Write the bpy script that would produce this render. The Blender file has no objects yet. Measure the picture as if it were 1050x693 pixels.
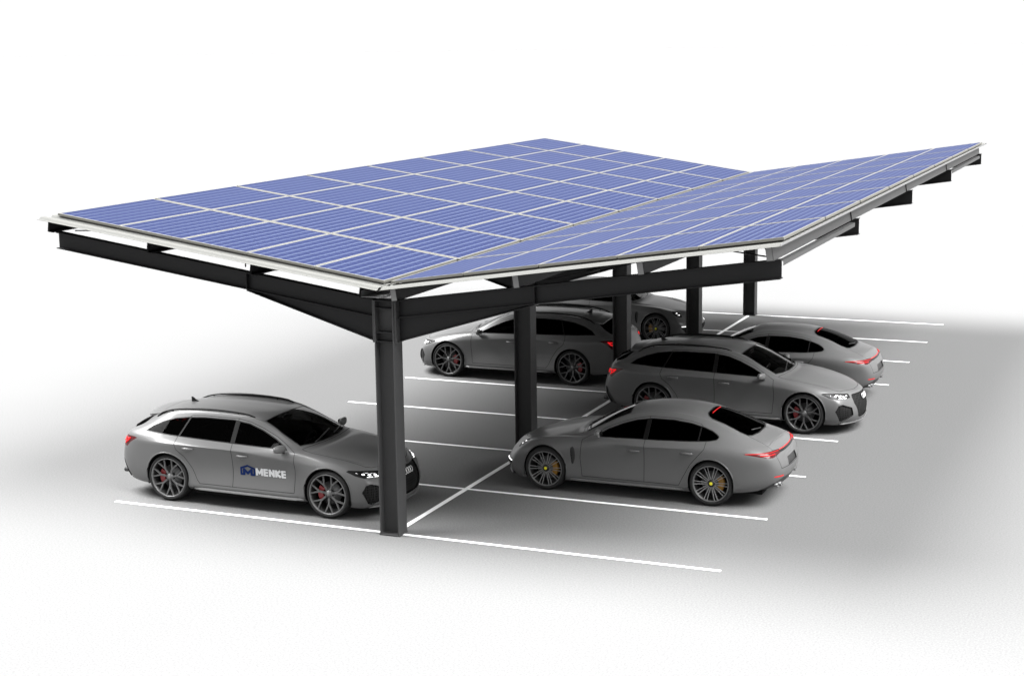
import bpy, bmesh, math, random
from mathutils import Vector, Matrix
from mathutils.bvhtree import BVHTree
random.seed(4)
PI = math.pi
scn = bpy.context.scene
COL = scn.collection

# ------------------------------------------------------------------ materials
def mat(name, col, rough=0.5, metal=0.0, spec=0.5, coat=0.0, emit=None, emit_s=0.0, noise=0.0, nscale=8.0, bump=0.0, bscale=200.0, backdark=False, coat_rough=0.1):
    m = bpy.data.materials.new(name); m.use_nodes = True
    nt = m.node_tree; N = nt.nodes; L = nt.links
    b = N['Principled BSDF']
    b.inputs['Base Color'].default_value = (*col, 1)
    b.inputs['Roughness'].default_value = rough
    b.inputs['Metallic'].default_value = metal
    b.inputs['Specular IOR Level'].default_value = spec
    b.inputs['Coat Weight'].default_value = coat
    b.inputs['Coat Roughness'].default_value = coat_rough
    if emit:
        b.inputs['Emission Color'].default_value = (*emit, 1)
        b.inputs['Emission Strength'].default_value = emit_s
    if noise or bump:
        tc = N.new('ShaderNodeTexCoord')
    if noise:
        n = N.new('ShaderNodeTexNoise'); n.inputs['Scale'].default_value = nscale; n.inputs['Detail'].default_value = 6
        L.new(tc.outputs['Object'], n.inputs['Vector'])
        mr = N.new('ShaderNodeMapRange'); mr.inputs['To Min'].default_value = 1 - noise; mr.inputs['To Max'].default_value = 1 + noise
        L.new(n.outputs['Fac'], mr.inputs['Value'])
        mx = N.new('ShaderNodeVectorMath'); mx.operation = 'SCALE'; mx.inputs[0].default_value = col
        L.new(mr.outputs[0], mx.inputs['Scale']); L.new(mx.outputs[0], b.inputs['Base Color'])
        mr2 = N.new('ShaderNodeMapRange'); mr2.inputs['To Min'].default_value = max(0, rough - noise * .5); mr2.inputs['To Max'].default_value = min(1, rough + noise * .5)
        L.new(n.outputs['Fac'], mr2.inputs['Value']); L.new(mr2.outputs[0], b.inputs['Roughness'])
    if bump:
        n2 = N.new('ShaderNodeTexNoise'); n2.inputs['Scale'].default_value = bscale; n2.inputs['Detail'].default_value = 3
        L.new(tc.outputs['Object'], n2.inputs['Vector'])
        bp = N.new('ShaderNodeBump'); bp.inputs['Strength'].default_value = bump; bp.inputs['Distance'].default_value = 0.01
        L.new(n2.outputs['Fac'], bp.inputs['Height']); L.new(bp.outputs[0], b.inputs['Normal'])
    if backdark:   # the inside of a body panel is lined with black trim
        g = N.new('ShaderNodeNewGeometry'); d = N.new('ShaderNodeBsdfDiffuse'); d.inputs['Color'].default_value = (.012, .012, .012, 1)
        ms = N.new('ShaderNodeMixShader'); out = N['Material Output']
        L.new(g.outputs['Backfacing'], ms.inputs[0]); L.new(b.outputs[0], ms.inputs[1]); L.new(d.outputs[0], ms.inputs[2])
        L.new(ms.outputs[0], out.inputs['Surface'])
    return m

def glass_mat(name, tint, refl=1.0, rough=0.0, ior=1.3):
    m = bpy.data.materials.new(name); m.use_nodes = True
    nt = m.node_tree; N = nt.nodes; L = nt.links
    N.remove(N['Principled BSDF'])
    tr = N.new('ShaderNodeBsdfTransparent'); tr.inputs['Color'].default_value = (*tint, 1)
    gl = N.new('ShaderNodeBsdfGlossy'); gl.inputs['Color'].default_value = (refl, refl, refl, 1); gl.inputs['Roughness'].default_value = rough
    fr = N.new('ShaderNodeFresnel'); fr.inputs['IOR'].default_value = ior
    mx = N.new('ShaderNodeMixShader')
    L.new(fr.outputs[0], mx.inputs[0]); L.new(tr.outputs[0], mx.inputs[1]); L.new(gl.outputs[0], mx.inputs[2])
    L.new(mx.outputs[0], N['Material Output'].inputs['Surface'])
    return m

M = {}
M['paint'] = mat('grey_car_paint', (.084, .084, .084), rough=.38, spec=.3, coat=.16, backdark=True, noise=.02, nscale=3, coat_rough=.06)
M['black'] = mat('black_plastic', (.012, .012, .012), rough=.45, bump=.1, bscale=150)
M['gloss'] = mat('gloss_black_trim', (.006, .006, .006), rough=.3, spec=.15)
M['matt'] = mat('matt_black_liner', (.006, .006, .006), rough=.9, spec=.1, bump=.2, bscale=60)
M['seam'] = mat('panel_gap_dark', (.01, .01, .01), rough=.9, spec=.0)
M['rubber'] = mat('tyre_rubber', (.012, .012, .012), rough=.75, spec=.3, bump=.3, bscale=120)
M['rim'] = mat('anthracite_rim', (.085, .085, .085), rough=.4, metal=.3, noise=.03)
M['lip'] = mat('machined_rim_lip', (.13, .13, .13), rough=.35, metal=.4, noise=.03)
M['barrel'] = mat('dark_rim_barrel', (.010, .010, .010), rough=.5)
M['disc'] = mat('brake_disc_steel', (.12, .12, .12), rough=.4, metal=.7, noise=.08, nscale=30)
M['redcal'] = mat('red_caliper', (.17, .008, .010), rough=.4)
M['yelcal'] = mat('amber_caliper', (.24, .12, .01), rough=.4)
M['yel'] = mat('yellow_centre_cap', (.75, .70, .02), rough=.4)
M['silver'] = mat('satin_silver', (.26, .26, .26), rough=.35, metal=.4)
M['chrome'] = mat('chrome', (.45, .45, .45), rough=.25, metal=1)
M['badge'] = mat('badge_silver', (.6, .6, .6), rough=.3)
M['led'] = mat('headlamp_led', (.9, .9, .9), rough=.2, emit=(1, 1, 1), emit_s=.55)
M['lampgrey'] = mat('headlamp_reflector', (.55, .55, .55), rough=.25, metal=.8, noise=.15, nscale=40)
M['red'] = mat('lit_red_lamp', (.22, .006, .006), rough=.4, spec=.1, emit=(1, .015, .02), emit_s=.22)
M['redoff'] = mat('red_lamp_lens', (.05, .003, .004), rough=.2, spec=.25)
M['glass'] = glass_mat('tinted_window_glass', (.035, .035, .035), .22, ior=1.16)
M['screen'] = glass_mat('windscreen_glass', (.4, .4, .4), .8, ior=1.3)
M['seat'] = mat('dark_leather', (.022, .022, .024), rough=.55, bump=.15, bscale=80)
M['dash'] = mat('dashboard', (.014, .014, .014), rough=.6)
M['grille'] = None
M['blue'] = mat('blue_decal', (.003, .012, .060), rough=.5, spec=.1)
M['pale'] = mat('pale_decal', (.42, .425, .43), rough=.4)
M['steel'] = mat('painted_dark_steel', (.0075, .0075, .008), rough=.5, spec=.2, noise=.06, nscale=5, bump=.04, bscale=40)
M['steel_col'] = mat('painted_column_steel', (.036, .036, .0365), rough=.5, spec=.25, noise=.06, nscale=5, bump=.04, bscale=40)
M['galv'] = mat('galvanised_steel', (.048, .048, .048), rough=.5, metal=.2, noise=.08, nscale=9)
M['alu'] = mat('panel_frame_aluminium', (.125, .123, .112), rough=.6, spec=.05, noise=.04)
M['frame_end'] = mat('clamp_rail_aluminium', (.072, .070, .064), rough=.6, spec=.05)
M['gutter'] = mat('gutter_sheet', (.16, .16, .16), rough=.5, noise=.06)
M['sheet'] = mat('offwhite_coated_sheet', (.095, .095, .090), rough=.6, spec=.05, noise=.02, nscale=4)
M['line'] = mat('white_road_paint', (.86, .86, .86), rough=.6, noise=.05, nscale=25)

def honeycomb():
    m = mat('grille_mesh', (.008, .008, .008), rough=.7, spec=.1)
    nt = m.node_tree; N = nt.nodes; L = nt.links; b = N['Principled BSDF']
    tc = N.new('ShaderNodeTexCoord'); v = N.new('ShaderNodeTexVoronoi'); v.feature = 'DISTANCE_TO_EDGE'; v.inputs['Scale'].default_value = 26; v.inputs['Randomness'].default_value = 0.15
    L.new(tc.outputs['Object'], v.inputs['Vector'])
    r = N.new('ShaderNodeMapRange'); r.inputs['From Min'].default_value = .05; r.inputs['From Max'].default_value = .14; r.inputs['To Min'].default_value = .016; r.inputs['To Max'].default_value = .003
    L.new(v.outputs['Distance'], r.inputs['Value']); L.new(r.outputs[0], b.inputs['Base Color'])
    return m
M['grille'] = honeycomb()

def ground_mat():
    m = bpy.data.materials.new('smooth_grey_ground'); m.use_nodes = True
    nt = m.node_tree; N = nt.nodes; L = nt.links; b = N['Principled BSDF']
    tc = N.new('ShaderNodeTexCoord')
    a = N.new('ShaderNodeTexNoise'); a.inputs['Scale'].default_value = 38; a.inputs['Detail'].default_value = 2.5; a.inputs['Roughness'].default_value = .75
    c = N.new('ShaderNodeTexNoise'); c.inputs['Scale'].default_value = .35; c.inputs['Detail'].default_value = 3
    L.new(tc.outputs['Object'], a.inputs['Vector']); L.new(tc.outputs['Object'], c.inputs['Vector'])
    r1 = N.new('ShaderNodeMapRange'); r1.inputs['From Min'].default_value = .3; r1.inputs['From Max'].default_value = .7; r1.inputs['To Min'].default_value = GRD * .84; r1.inputs['To Max'].default_value = GRD * 1.16
    r2 = N.new('ShaderNodeMapRange'); r2.inputs['To Min'].default_value = .98; r2.inputs['To Max'].default_value = 1.02
    L.new(a.outputs['Fac'], r1.inputs['Value']); L.new(c.outputs['Fac'], r2.inputs['Value'])
    mu = N.new('ShaderNodeMath'); mu.operation = 'MULTIPLY'; L.new(r1.outputs[0], mu.inputs[0]); L.new(r2.outputs[0], mu.inputs[1])
    L.new(mu.outputs[0], b.inputs['Base Color']); b.inputs['Roughness'].default_value = .95; b.inputs['Specular IOR Level'].default_value = .0
    return m
GRD = .1150
M['ground'] = ground_mat()

def cell_mat():
    # photovoltaic laminate: UV runs 0..1 across one module (u across 1.1 m, v along 2.5 m): 6 x 12 cells, each with busbars
    m = bpy.data.materials.new('blue_photovoltaic_cells'); m.use_nodes = True
    nt = m.node_tree; N = nt.nodes; L = nt.links; b = N['Principled BSDF']
    uv = N.new('ShaderNodeUVMap'); uv.uv_map = 'UVMap'; sp = N.new('ShaderNodeSeparateXYZ'); L.new(uv.outputs[0], sp.inputs[0])
    def math_(op, a, bb=None, c=None):
        n = N.new('ShaderNodeMath'); n.operation = op
        for i, x in enumerate((a, bb, c)):
            if x is None: continue
            if isinstance(x, (int, float)): n.inputs[i].default_value = x
            else: L.new(x, n.inputs[i])
        return n.outputs[0]
    def grid(coord, n, half):      # 1 on a grid line
        f = math_('FRACT', math_('MULTIPLY', coord, n)); d = math_('MINIMUM', f, math_('SUBTRACT', 1.0, f))
        return math_('LESS_THAN', d, half)
    gu = grid(sp.outputs[0], 7, .13); gv = grid(sp.outputs[1], 12, .05)
    n = N.new('ShaderNodeTexNoise'); n.inputs['Scale'].default_value = 2.2; n.inputs['Detail'].default_value = 4
    tc = N.new('ShaderNodeTexCoord'); L.new(tc.outputs['Object'], n.inputs['Vector'])
    oi = N.new('ShaderNodeObjectInfo')
    cr = N.new('ShaderNodeMix'); cr.data_type = 'RGBA'; cr.inputs['A'].default_value = (.0100, .0142, .043, 1); cr.inputs['B'].default_value = (.0122, .0168, .050, 1)
    L.new(n.outputs['Fac'], cr.inputs['Factor'])
    m1 = N.new('ShaderNodeMix'); m1.data_type = 'RGBA'; m1.inputs['B'].default_value = (.036, .045, .080, 1); L.new(cr.outputs['Result'], m1.inputs['A'])
    L.new(math_('MULTIPLY', math_('MAXIMUM', gu, math_('MULTIPLY', gv, .55)), 1.0), m1.inputs['Factor'])
    L.new(m1.outputs['Result'], b.inputs['Base Color'])
    b.inputs['Roughness'].default_value = .5; b.inputs['Specular IOR Level'].default_value = .02
    return m
M['cells'] = cell_mat()

# ------------------------------------------------------------------ mesh helpers
class MB:
    def __init__(s): s.v = []; s.f = []; s.sm = []; s.mi = []; s.uv = {}
    def add(s, vs, fs, smooth=False, mi=0, mtx=None):
        o = len(s.v)
        s.v += [tuple(mtx @ Vector(p)) if mtx else tuple(p) for p in vs]
        for f in fs: s.f.append(tuple(i + o for i in f)); s.sm.append(smooth); s.mi.append(mi)
        return s
    def box(s, x0, x1, y0, y1, z0, z1, mi=0, mtx=None):
        vs = [(x, y, z) for z in (z0, z1) for y in (y0, y1) for x in (x0, x1)]
        return s.add(vs, [(0, 2, 3, 1), (4, 5, 7, 6), (0, 1, 5, 4), (2, 6, 7, 3), (0, 4, 6, 2), (1, 3, 7, 5)], mi=mi, mtx=mtx)
    def prism_y(s, poly, y0, y1, mi=0):       # polygon in x,z extruded along y
        n = len(poly); a = sum(poly[i][0] * poly[(i + 1) % n][1] - poly[(i + 1) % n][0] * poly[i][1] for i in range(n))
        if a < 0: poly = poly[::-1]
        vs = [(x, y0, z) for x, z in poly] + [(x, y1, z) for x, z in poly]
        fs = [tuple(range(n)), tuple(range(2 * n - 1, n - 1, -1))] + [(i, i + n, (i + 1) % n + n, (i + 1) % n) for i in range(n)]
        return s.add(vs, fs, mi=mi)
    def tube(s, pts, r, seg=8, closed=False, mi=0, flat=1.0, cap=True):
        pts = [Vector(p) for p in pts]; n = len(pts); rs = r if isinstance(r, (list, tuple)) else [r] * n
        rings = []
        for i, p in enumerate(pts):
            a = pts[(i - 1) % n] if closed or i > 0 else p; b = pts[(i + 1) % n] if closed or i < n - 1 else p
            t = (b - a).normalized(); up = Vector((0, 0, 1)) if abs(t.z) < .95 else Vector((1, 0, 0))
            u = t.cross(up).normalized(); w = u.cross(t)
            rings.append([p + u * math.cos(2 * PI * k / seg) * rs[i] + w * math.sin(2 * PI * k / seg) * rs[i] * flat for k in range(seg)])
        vs = [q for ring in rings for q in ring]; fs = []
        for i in range(n if closed else n - 1):
            j = (i + 1) % n
            fs += [(i * seg + k, i * seg + (k + 1) % seg, j * seg + (k + 1) % seg, j * seg + k) for k in range(seg)]
        if not closed and cap: fs += [tuple(range(seg))[::-1], tuple(range((n - 1) * seg, n * seg))]
        return s.add(vs, fs, smooth=True, mi=mi)
    def lathe_y(s, prof, seg=48, mi=0, c=(0, 0, 0)):   # prof: (radius, y) revolved about the y axis
        n = len(prof); vs = []
        for k in range(seg):
            a = 2 * PI * k / seg
            vs += [(c[0] + r * math.cos(a), c[1] + y, c[2] + r * math.sin(a)) for r, y in prof]
        fs = [(k * n + i, ((k + 1) % seg) * n + i, ((k + 1) % seg) * n + i + 1, k * n + i + 1) for k in range(seg) for i in range(n - 1)]
        return s.add(vs, fs, smooth=True, mi=mi)
    def mesh(s, name, mats, bevel=0):
        me = bpy.data.meshes.new(name); me.from_pydata(s.v, [], s.f); me.validate()
        for m in mats: me.materials.append(m)
        if len(me.polygons) == len(s.f):
            me.polygons.foreach_set('use_smooth', s.sm); me.polygons.foreach_set('material_index', s.mi)
        bm = bmesh.new(); bm.from_mesh(me)
        bmesh.ops.recalc_face_normals(bm, faces=bm.faces)
        if bevel: bmesh.ops.bevel(bm, geom=[e for e in bm.edges if len(e.link_faces) == 2 and e.calc_face_angle(0) > .6], offset=bevel, segments=2, profile=.6, affect='EDGES', clamp_overlap=True)
        bm.to_mesh(me); bm.free()
        return me
    def obj(s, name, m, parent=None, loc=(0, 0, 0), bevel=0, **kw):
        ms = m if isinstance(m, list) else [m]
        return link(name, s.mesh(name, ms, bevel), parent, loc, **kw)

def link(name, me, parent=None, loc=(0, 0, 0), label=None, cat=None, group=None, kind=None):
    o = bpy.data.objects.new(name, me); COL.objects.link(o); o.location = loc
    if parent is not None: o.parent = parent
    tag(o, label, cat, group, kind); return o
def tag(o, label=None, cat=None, group=None, kind=None):
    if label: o['label'] = label
    if cat: o['category'] = cat
    if group: o['group'] = group
    if kind: o['kind'] = kind
def children(o): return [c for c in COL.objects if c.parent == o]
def copy_tree(o, parent=None):
    c = o.copy(); COL.objects.link(c); c.parent = parent
    for ch in children(o): copy_tree(ch, c)
    return c

# ------------------------------------------------------------------ ground and painted lines
g = MB(); R = 3000; g.add([(-R, -R, 0), (R, -R, 0), (R, R, 0), (-R, R, 0)], [(0, 1, 2, 3)])
g.obj('ground', M['ground'], kind='structure')
def strip(x0, x1, y0, y1, z=.004):
    l = MB(); l.box(x0, x1, y0, y1, .0005, z); return l
END = 4.823
for k in range(9):
    strip(-END, END, 2.5 * k - .032, 2.5 * k + .032).obj('parking_line', M['line'], kind='structure')
for k in range(8):
    l = strip(-.04, .04, 2.5 * k + .034, 2.5 * k + 2.466)
    l.obj('centre_line', M['line'], kind='structure')

# ------------------------------------------------------------------ the carport
port = bpy.data.objects.new('solar_carport', None); COL.objects.link(port)
tag(port, 'long dark steel butterfly carport carrying blue solar panels over six parked cars', 'carport')
SL = .1437; BT = lambda x: 3.365 + SL * abs(x)       # top of the beams
XB = 5.575
def flange(mb, x0, z0, x1, z1, t, w):                  # a sloping flat plate under/over the web, width w in y
    mb.prism_y([(x0, z0), (x1, z1), (x1, z1 - t), (x0, z0 - t)], -w / 2, w / 2)
def column_meshes():
    c = MB()
    for s in (-1, 1): c.box(s * .15 - (.0 if s < 0 else .016), s * .15 + (.016 if s < 0 else 0), -.13, .13, .022, 3.385)
    c.box(-.134, .134, -.005, .005, .022, 3.385)
    b = MB(); b.box(-.158, .158, -.138, .138, 0.001, .022)
    for x in (-.11, .11):
        for y in (-.07, .07): b.lathe_y([(.0, 0), (.014, 0)], 6) if 0 else None
    st = MB()
    for z in (3.375, 3.27, 2.93, 2.80):
        st.box(-.1335, .1335, -.125, -.0055, z, z + .014); st.box(-.1335, .1335, .0055, .125, z, z + .014)
    return c.mesh('column', [M['steel_col']]), b.mesh('base_plate', [M['steel_col']]), st.mesh('stiffener', [M['steel']])
def beam_meshes(s):
    S = lambda poly: [(s * x, z) for x, z in poly]
    m = MB(); t = .012
    m.prism_y(S([(.187, BT(.187) - t), (XB, BT(XB) - t), (XB, BT(XB) - .25 + t), (.187, BT(.187) - .25 + t)]), -.005, .005)
    m.prism_y(S([(.187, BT(.187)), (XB, BT(XB)), (XB, BT(XB) - t), (.187, BT(.187) - t)]), -.075, .075)
    m.prism_y(S([(.187, BT(.187) - .25 + t), (XB, BT(XB) - .25 + t), (XB, BT(XB) - .25), (.187, BT(.187) - .25)]), -.075, .075)
    h = MB(); z0 = BT(.187) - .2505; z1 = BT(2.25) - .2505
    h.prism_y(S([(.187, z0), (2.25, z1), (2.2, z1 - .004), (.187, 2.815)]), -.005, .005)
    h.prism_y(S([(.187, 2.815), (2.24, z1 - .006), (2.24, z1 - .018), (.187, 2.803)]), -.075, .075)
    e = MB(); e.prism_y(S([(.151, 3.385), (.185, 3.385), (.185, 2.79), (.151, 2.79)]), -.112, .112)
    j = MB()
    for y0, y1 in ((-.072, -.0055), (.0055, .072)):
        j.prism_y(S([(2.235, BT(2.235) - t - .0005), (2.247, BT(2.247) - t - .0005), (2.247, BT(2.247) - .25 + t), (2.235, BT(2.235) - .25 + t)]), y0, y1)
    return m.mesh('beam', [M['steel']]), h.mesh('haunch', [M['steel']]), e.mesh('end_plate', [M['steel_col']]), j.mesh('joint_plate', [M['steel']])
cm, bpm, stm = column_meshes(); bms = {s: beam_meshes(s) for s in (-1, 1)}
for k in range(5):
    y = 5.0 * k
    c = link('column', cm, port, (0, y, 0)); link('base_plate', bpm, c); link('stiffener', stm, c)
    for s in (-1, 1):
        a, h, e, j = bms[s]
        b = link('beam', a, port, (0, y, 0)); link('haunch', h, b); link('end_plate', e, b); link('joint_plate', j, b)
# purlins: C sections standing on the beams, perpendicular to the slope
YN, YF = -.16, 20.16
def purlin(xw, wing, openx, m, end):
    """web at xw, flanges pointing towards openx (+1/-1)"""
    mb = MB(); H_ = .175; t = .006; fl = .095
    def P(u, w):  # u outwards from the web along openx, w up; rotated with the slope
        a = math.atan(SL) * wing
        x = u * openx; return (xw + x * math.cos(a) - w * math.sin(a), BT(xw) + .002 + x * math.sin(a) + w * math.cos(a))
    def pl(u0, u1, w0, w1, y0=YN, y1=YF):
        mb.prism_y([P(u0, w0), P(u1, w0), P(u1, w1), P(u0, w1)], y0, y1)
    pl(0, t, t, H_ - t); pl(0, fl, 0, t); pl(0, fl, H_ - t, H_); pl(fl - t, fl, H_ - .022, H_ - t); pl(fl - t, fl, t, .022)
    o = mb.obj('purlin', m, port)
    if end:
        mb = MB(); pl(t + .001, (fl - t - .0005) if end != 3 else .03, t + .0005, H_ - t - .0005, YN + .002, YN + .008); mb.obj('end_plate', M['gutter'] if end in (1, 2) else M['matt'], o)
    return o
for x in (-5.655, -3.88, -2.126, -.365): purlin(x, -1, 1, M['steel'], 3)
for x in (.24, 2.075, 3.82): purlin(x, 1, -1, M['steel'], 1)
edge = purlin(5.51, 1, -1, M['galv'], 2)
for y in (5, 10, 15):                                  # splice joints in the visible edge purlin
    mb = MB(); mb.prism_y([(5.512, BT(5.51) + .003), (5.525, BT(5.51) + .003), (5.50, BT(5.51) + .17), (5.487, BT(5.51) + .17)], y - .30, y - .27); mb.obj('splice', M['steel'], edge)
# gutter between the two valley purlins
gm = MB()
gm.box(-.345, .13, YN + .01, YF, 3.428, 3.436); gm.box(-.345, .13, .30, .308, 3.4365, 3.53)
gm.box(-.352, -.3455, YN + .01, YF, 3.428, 3.54); gm.box(.1305, .137, YN + .01, YF, 3.428, 3.54)
gm.obj('gutter', M['gutter'], port)
# trapezoidal roof sheets, ribs running across the slope
ZS = lambda x: 3.555 + SL * abs(x)
def sheet(xa, xb):
    mb = MB(); pitch = .2778; y = -.31; prof = []
    while y < 20.3:
        prof += [(y, 0), (y + .055, 0), (y + .085, .029), (y + .19, .029), (y + .22, 0)]; y += pitch
    prof.append((y, 0)); n = len(prof); t = .003
    vs = [(x, yy, ZS(x) + zz + d) for d in (0, -t) for x in (xa, xb) for yy, zz in prof]
    fs = [(i, i + 1, n + i + 1, n + i) for i in range(n - 1)] + [(2 * n + i, 3 * n + i, 3 * n + i + 1, 2 * n + i + 1) for i in range(n - 1)]
    fs += [(i, 2 * n + i, 2 * n + i + 1, i + 1) for i in range(n - 1)] + [(n + i, n + i + 1, 3 * n + i + 1, 3 * n + i) for i in range(n - 1)]
    fs += [(0, n, 3 * n, 2 * n), (n - 1, 3 * n - 1, 4 * n - 1, 2 * n - 1)]
    mb.add(vs, fs); return mb.obj('roof_sheet', M['sheet'], port)
sheet(-5.72, -.012); sheet(.03, 5.625)
mb = MB(); zf = ZS(5.627); mb.box(5.6265, 5.6295, -.30, 20.28, zf - .002, zf + .030); mb.obj('edge_trim', M['gutter'], port)
# modules: 8 rows x 5 per wing
ZP = lambda x: 3.598 + SL * abs(x)
def module_mesh(s):
    w, l, h = 1.106, 2.430, .036; a = math.atan(SL)
    f = MB(); b = .019
    f.box(0, b, 0, l, 0, h); f.box(w - b, w, 0, l, 0, h); f.box(b, w - b, 0, .028, 0, h); f.box(b, w - b, l - .028, l, 0, h)
    fm = f.mesh('solar_panel', [M['alu']])
    g_ = MB(); g_.box(b + .0005, w - b - .0005, .0285, l - .0285, .012, h - .003)
    gm_ = g_.mesh('cell_sheet', [M['cells']]); uvl = gm_.uv_layers.new(name='UVMap')
    for lp in gm_.loops:
        co = gm_.vertices[lp.vertex_index].co; uvl.data[lp.index].uv = ((co.x - b) / (w - 2 * b), (co.y - b) / (l - 2 * b))
    return fm, gm_
fm, cmh = module_mesh(1)
rail = MB(); rail.box(0, 5.55, -.0345, .0345, -.004, .0375); railm = rail.mesh('mounting_rail', [M['frame_end']])
ang = math.atan(SL)
for s in (-1, 1):
    for c in range(5):
        for r in range(8):
            x0 = .055 + c * 1.11
            xs = x0 if s > 0 else -(x0 + 1.106)
            zz = 3.60 + SL * (x0 if s > 0 else x0 + 1.106)
            o = link('solar_panel', fm, port, (xs, .035 + 2.5 * r, zz)); o.rotation_euler = (0, -ang * s, 0)
            link('cell_sheet', cmh, o)
    for r in range(1, 8):
        o = link('mounting_rail', railm, port, (.06 if s > 0 else -.06 - 5.5 * math.cos(ang), 2.5 * r + (.0 if 0 < r < 8 else (.0 if r == 0 else 0)), 3.60 + SL * (.06 if s > 0 else 5.50)))
        o.rotation_euler = (0, -ang * s, 0)
# wind bracing in the end bays and the edge tie along the right wing
for y0, y1 in ((0, 5), (15, 20)):
    for s in (-1, 1):
        for (xa, xb) in ((5.35, 2.35), (2.35, 5.35), (2.0, .3)):
            mb = MB(); mb.tube([(s * xa, y0 + .1, BT(xa) + .012 + .03), (s * xb, y1 - .1, BT(xb) + .012 + .03)], .010, 6); o = mb.obj('brace_rod', M['steel'], port)
            mb = MB(); p = Vector((s * xa, y0 + .1, BT(xa) + .042)); q = Vector((s * xb, y1 - .1, BT(xb) + .042)); mb.tube([p.lerp(q, .12), p.lerp(q, .16)], .022, 8); mb.obj('turnbuckle', M['steel'], o)
for y0, y1 in ((0, 5), (15, 20)):
    mb = MB(); mb.prism_y([(5.575, 4.075), (5.581, 4.075), (5.581, 4.135), (5.575, 4.135)], y0 + .08, y1 - .35); mb.prism_y([(5.50, 4.129), (5.5745, 4.129), (5.5745, 4.135), (5.50, 4.135)], y0 + .08, y1 - .35); mb.obj('edge_tie', M['galv'], port)

# ------------------------------------------------------------------ cars
def limit_fit(bm, iters=12):
    """move the cage so that its Catmull-Clark limit passes through the given points"""
    bm.verts.ensure_lookup_table(); T = [v.co.copy() for v in bm.verts]
    for _ in range(iters):
        lim = []
        for v in bm.verts:
            if v.is_boundary:
                nb = [e.other_vert(v).co for e in v.link_edges if e.is_boundary]
                lim.append((v.co * 4 + nb[0] + nb[1]) / 6 if len(nb) == 2 else v.co.copy())
            else:
                n = len(v.link_edges); se = Vector(); sf = Vector()
                for e in v.link_edges: se += e.other_vert(v).co
                for f in v.link_faces:
                    loops = list(f.verts); i = loops.index(v); sf += loops[(i + 2) % len(loops)].co
                lim.append((v.co * n * n + se * 4 + sf) / (n * (n + 5)))
        for v, t, l in zip(bm.verts, T, lim): v.co += (t - l) * .8

CREASES = []
def build_shell(rows, front, rear, level=3):
    """rows: 9 lists of 13 points (r0 sill .. r8 roof centre); front/rear: rows r0..r3, 4 points from corner to centre.
    returns a bmesh of the y>=0 half; material_index = zone: 0 side, 1 glass side, 2 roof edge, 3 top, 4 front, 5 rear"""
    bm = bmesh.new(); V = {}
    def vert(p):
        k = (round(p[0], 5), round(p[1], 5), round(p[2], 5))
        if k not in V: V[k] = bm.verts.new(p)
        return V[k]
    def quad(a, b, c, d, zone):
        for sgn in (1, -1):
            ps = [(p[0], p[1] * sgn, p[2]) for p in (a, b, c, d)]
            if sgn < 0: ps = ps[::-1]
            f = bm.faces.new([vert(p) for p in ps]); f.material_index = zone; f.smooth = True
    ns = len(rows[0])
    for r in range(8):
        zone = 0 if r < 4 else 1 if r == 4 else 2 if r == 5 else 3
        for i in range(ns - 1): quad(rows[r][i], rows[r][i + 1], rows[r + 1][i + 1], rows[r + 1][i], zone)
    for tab, st, zone in ((front, 0, 4), (rear, ns - 1, 5)):
        g = [[rows[k][st]] + list(tab[k]) for k in range(4)] + [[rows[4 + j][st] for j in range(5)]]
        for k in range(4):
            for j in range(4):
                a, b, c, d = g[k][j], g[k][j + 1], g[k + 1][j + 1], g[k + 1][j]
                quad(b, a, d, c, zone) if st == 0 else quad(a, b, c, d, zone)
    limit_fit(bm)
    cl = bm.edges.layers.float.get('crease_edge') or bm.edges.layers.float.new('crease_edge')
    for (r, i0, i1, val) in CREASES:
        for i in range(i0, i1):
            for sgn in (1, -1):
                a, b = (V.get((round(p[0], 5), round(p[1] * sgn, 5), round(p[2], 5))) for p in (rows[r][i], rows[r][i + 1]))
                e = bm.edges.get((a, b)) if a and b else None
                if e: e[cl] = val
    me = bpy.data.meshes.new('tmp'); bm.to_mesh(me); bm.free()
    o = bpy.data.objects.new('tmp', me); COL.objects.link(o)
    md = o.modifiers.new('s', 'SUBSURF'); md.levels = level; md.render_levels = level
    dg = bpy.context.evaluated_depsgraph_get(); ev = o.evaluated_get(dg)
    out = bmesh.new(); out.from_mesh(ev.to_mesh()); ev.to_mesh_clear()
    bpy.data.objects.remove(o); bpy.data.meshes.remove(me)
    out.normal_update()
    if sum(f.normal.y * (1 if f.calc_center_median().y > 0 else -1) * f.calc_area() for f in out.faces) < 0:
        bmesh.ops.reverse_faces(out, faces=out.faces)
    return out

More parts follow.
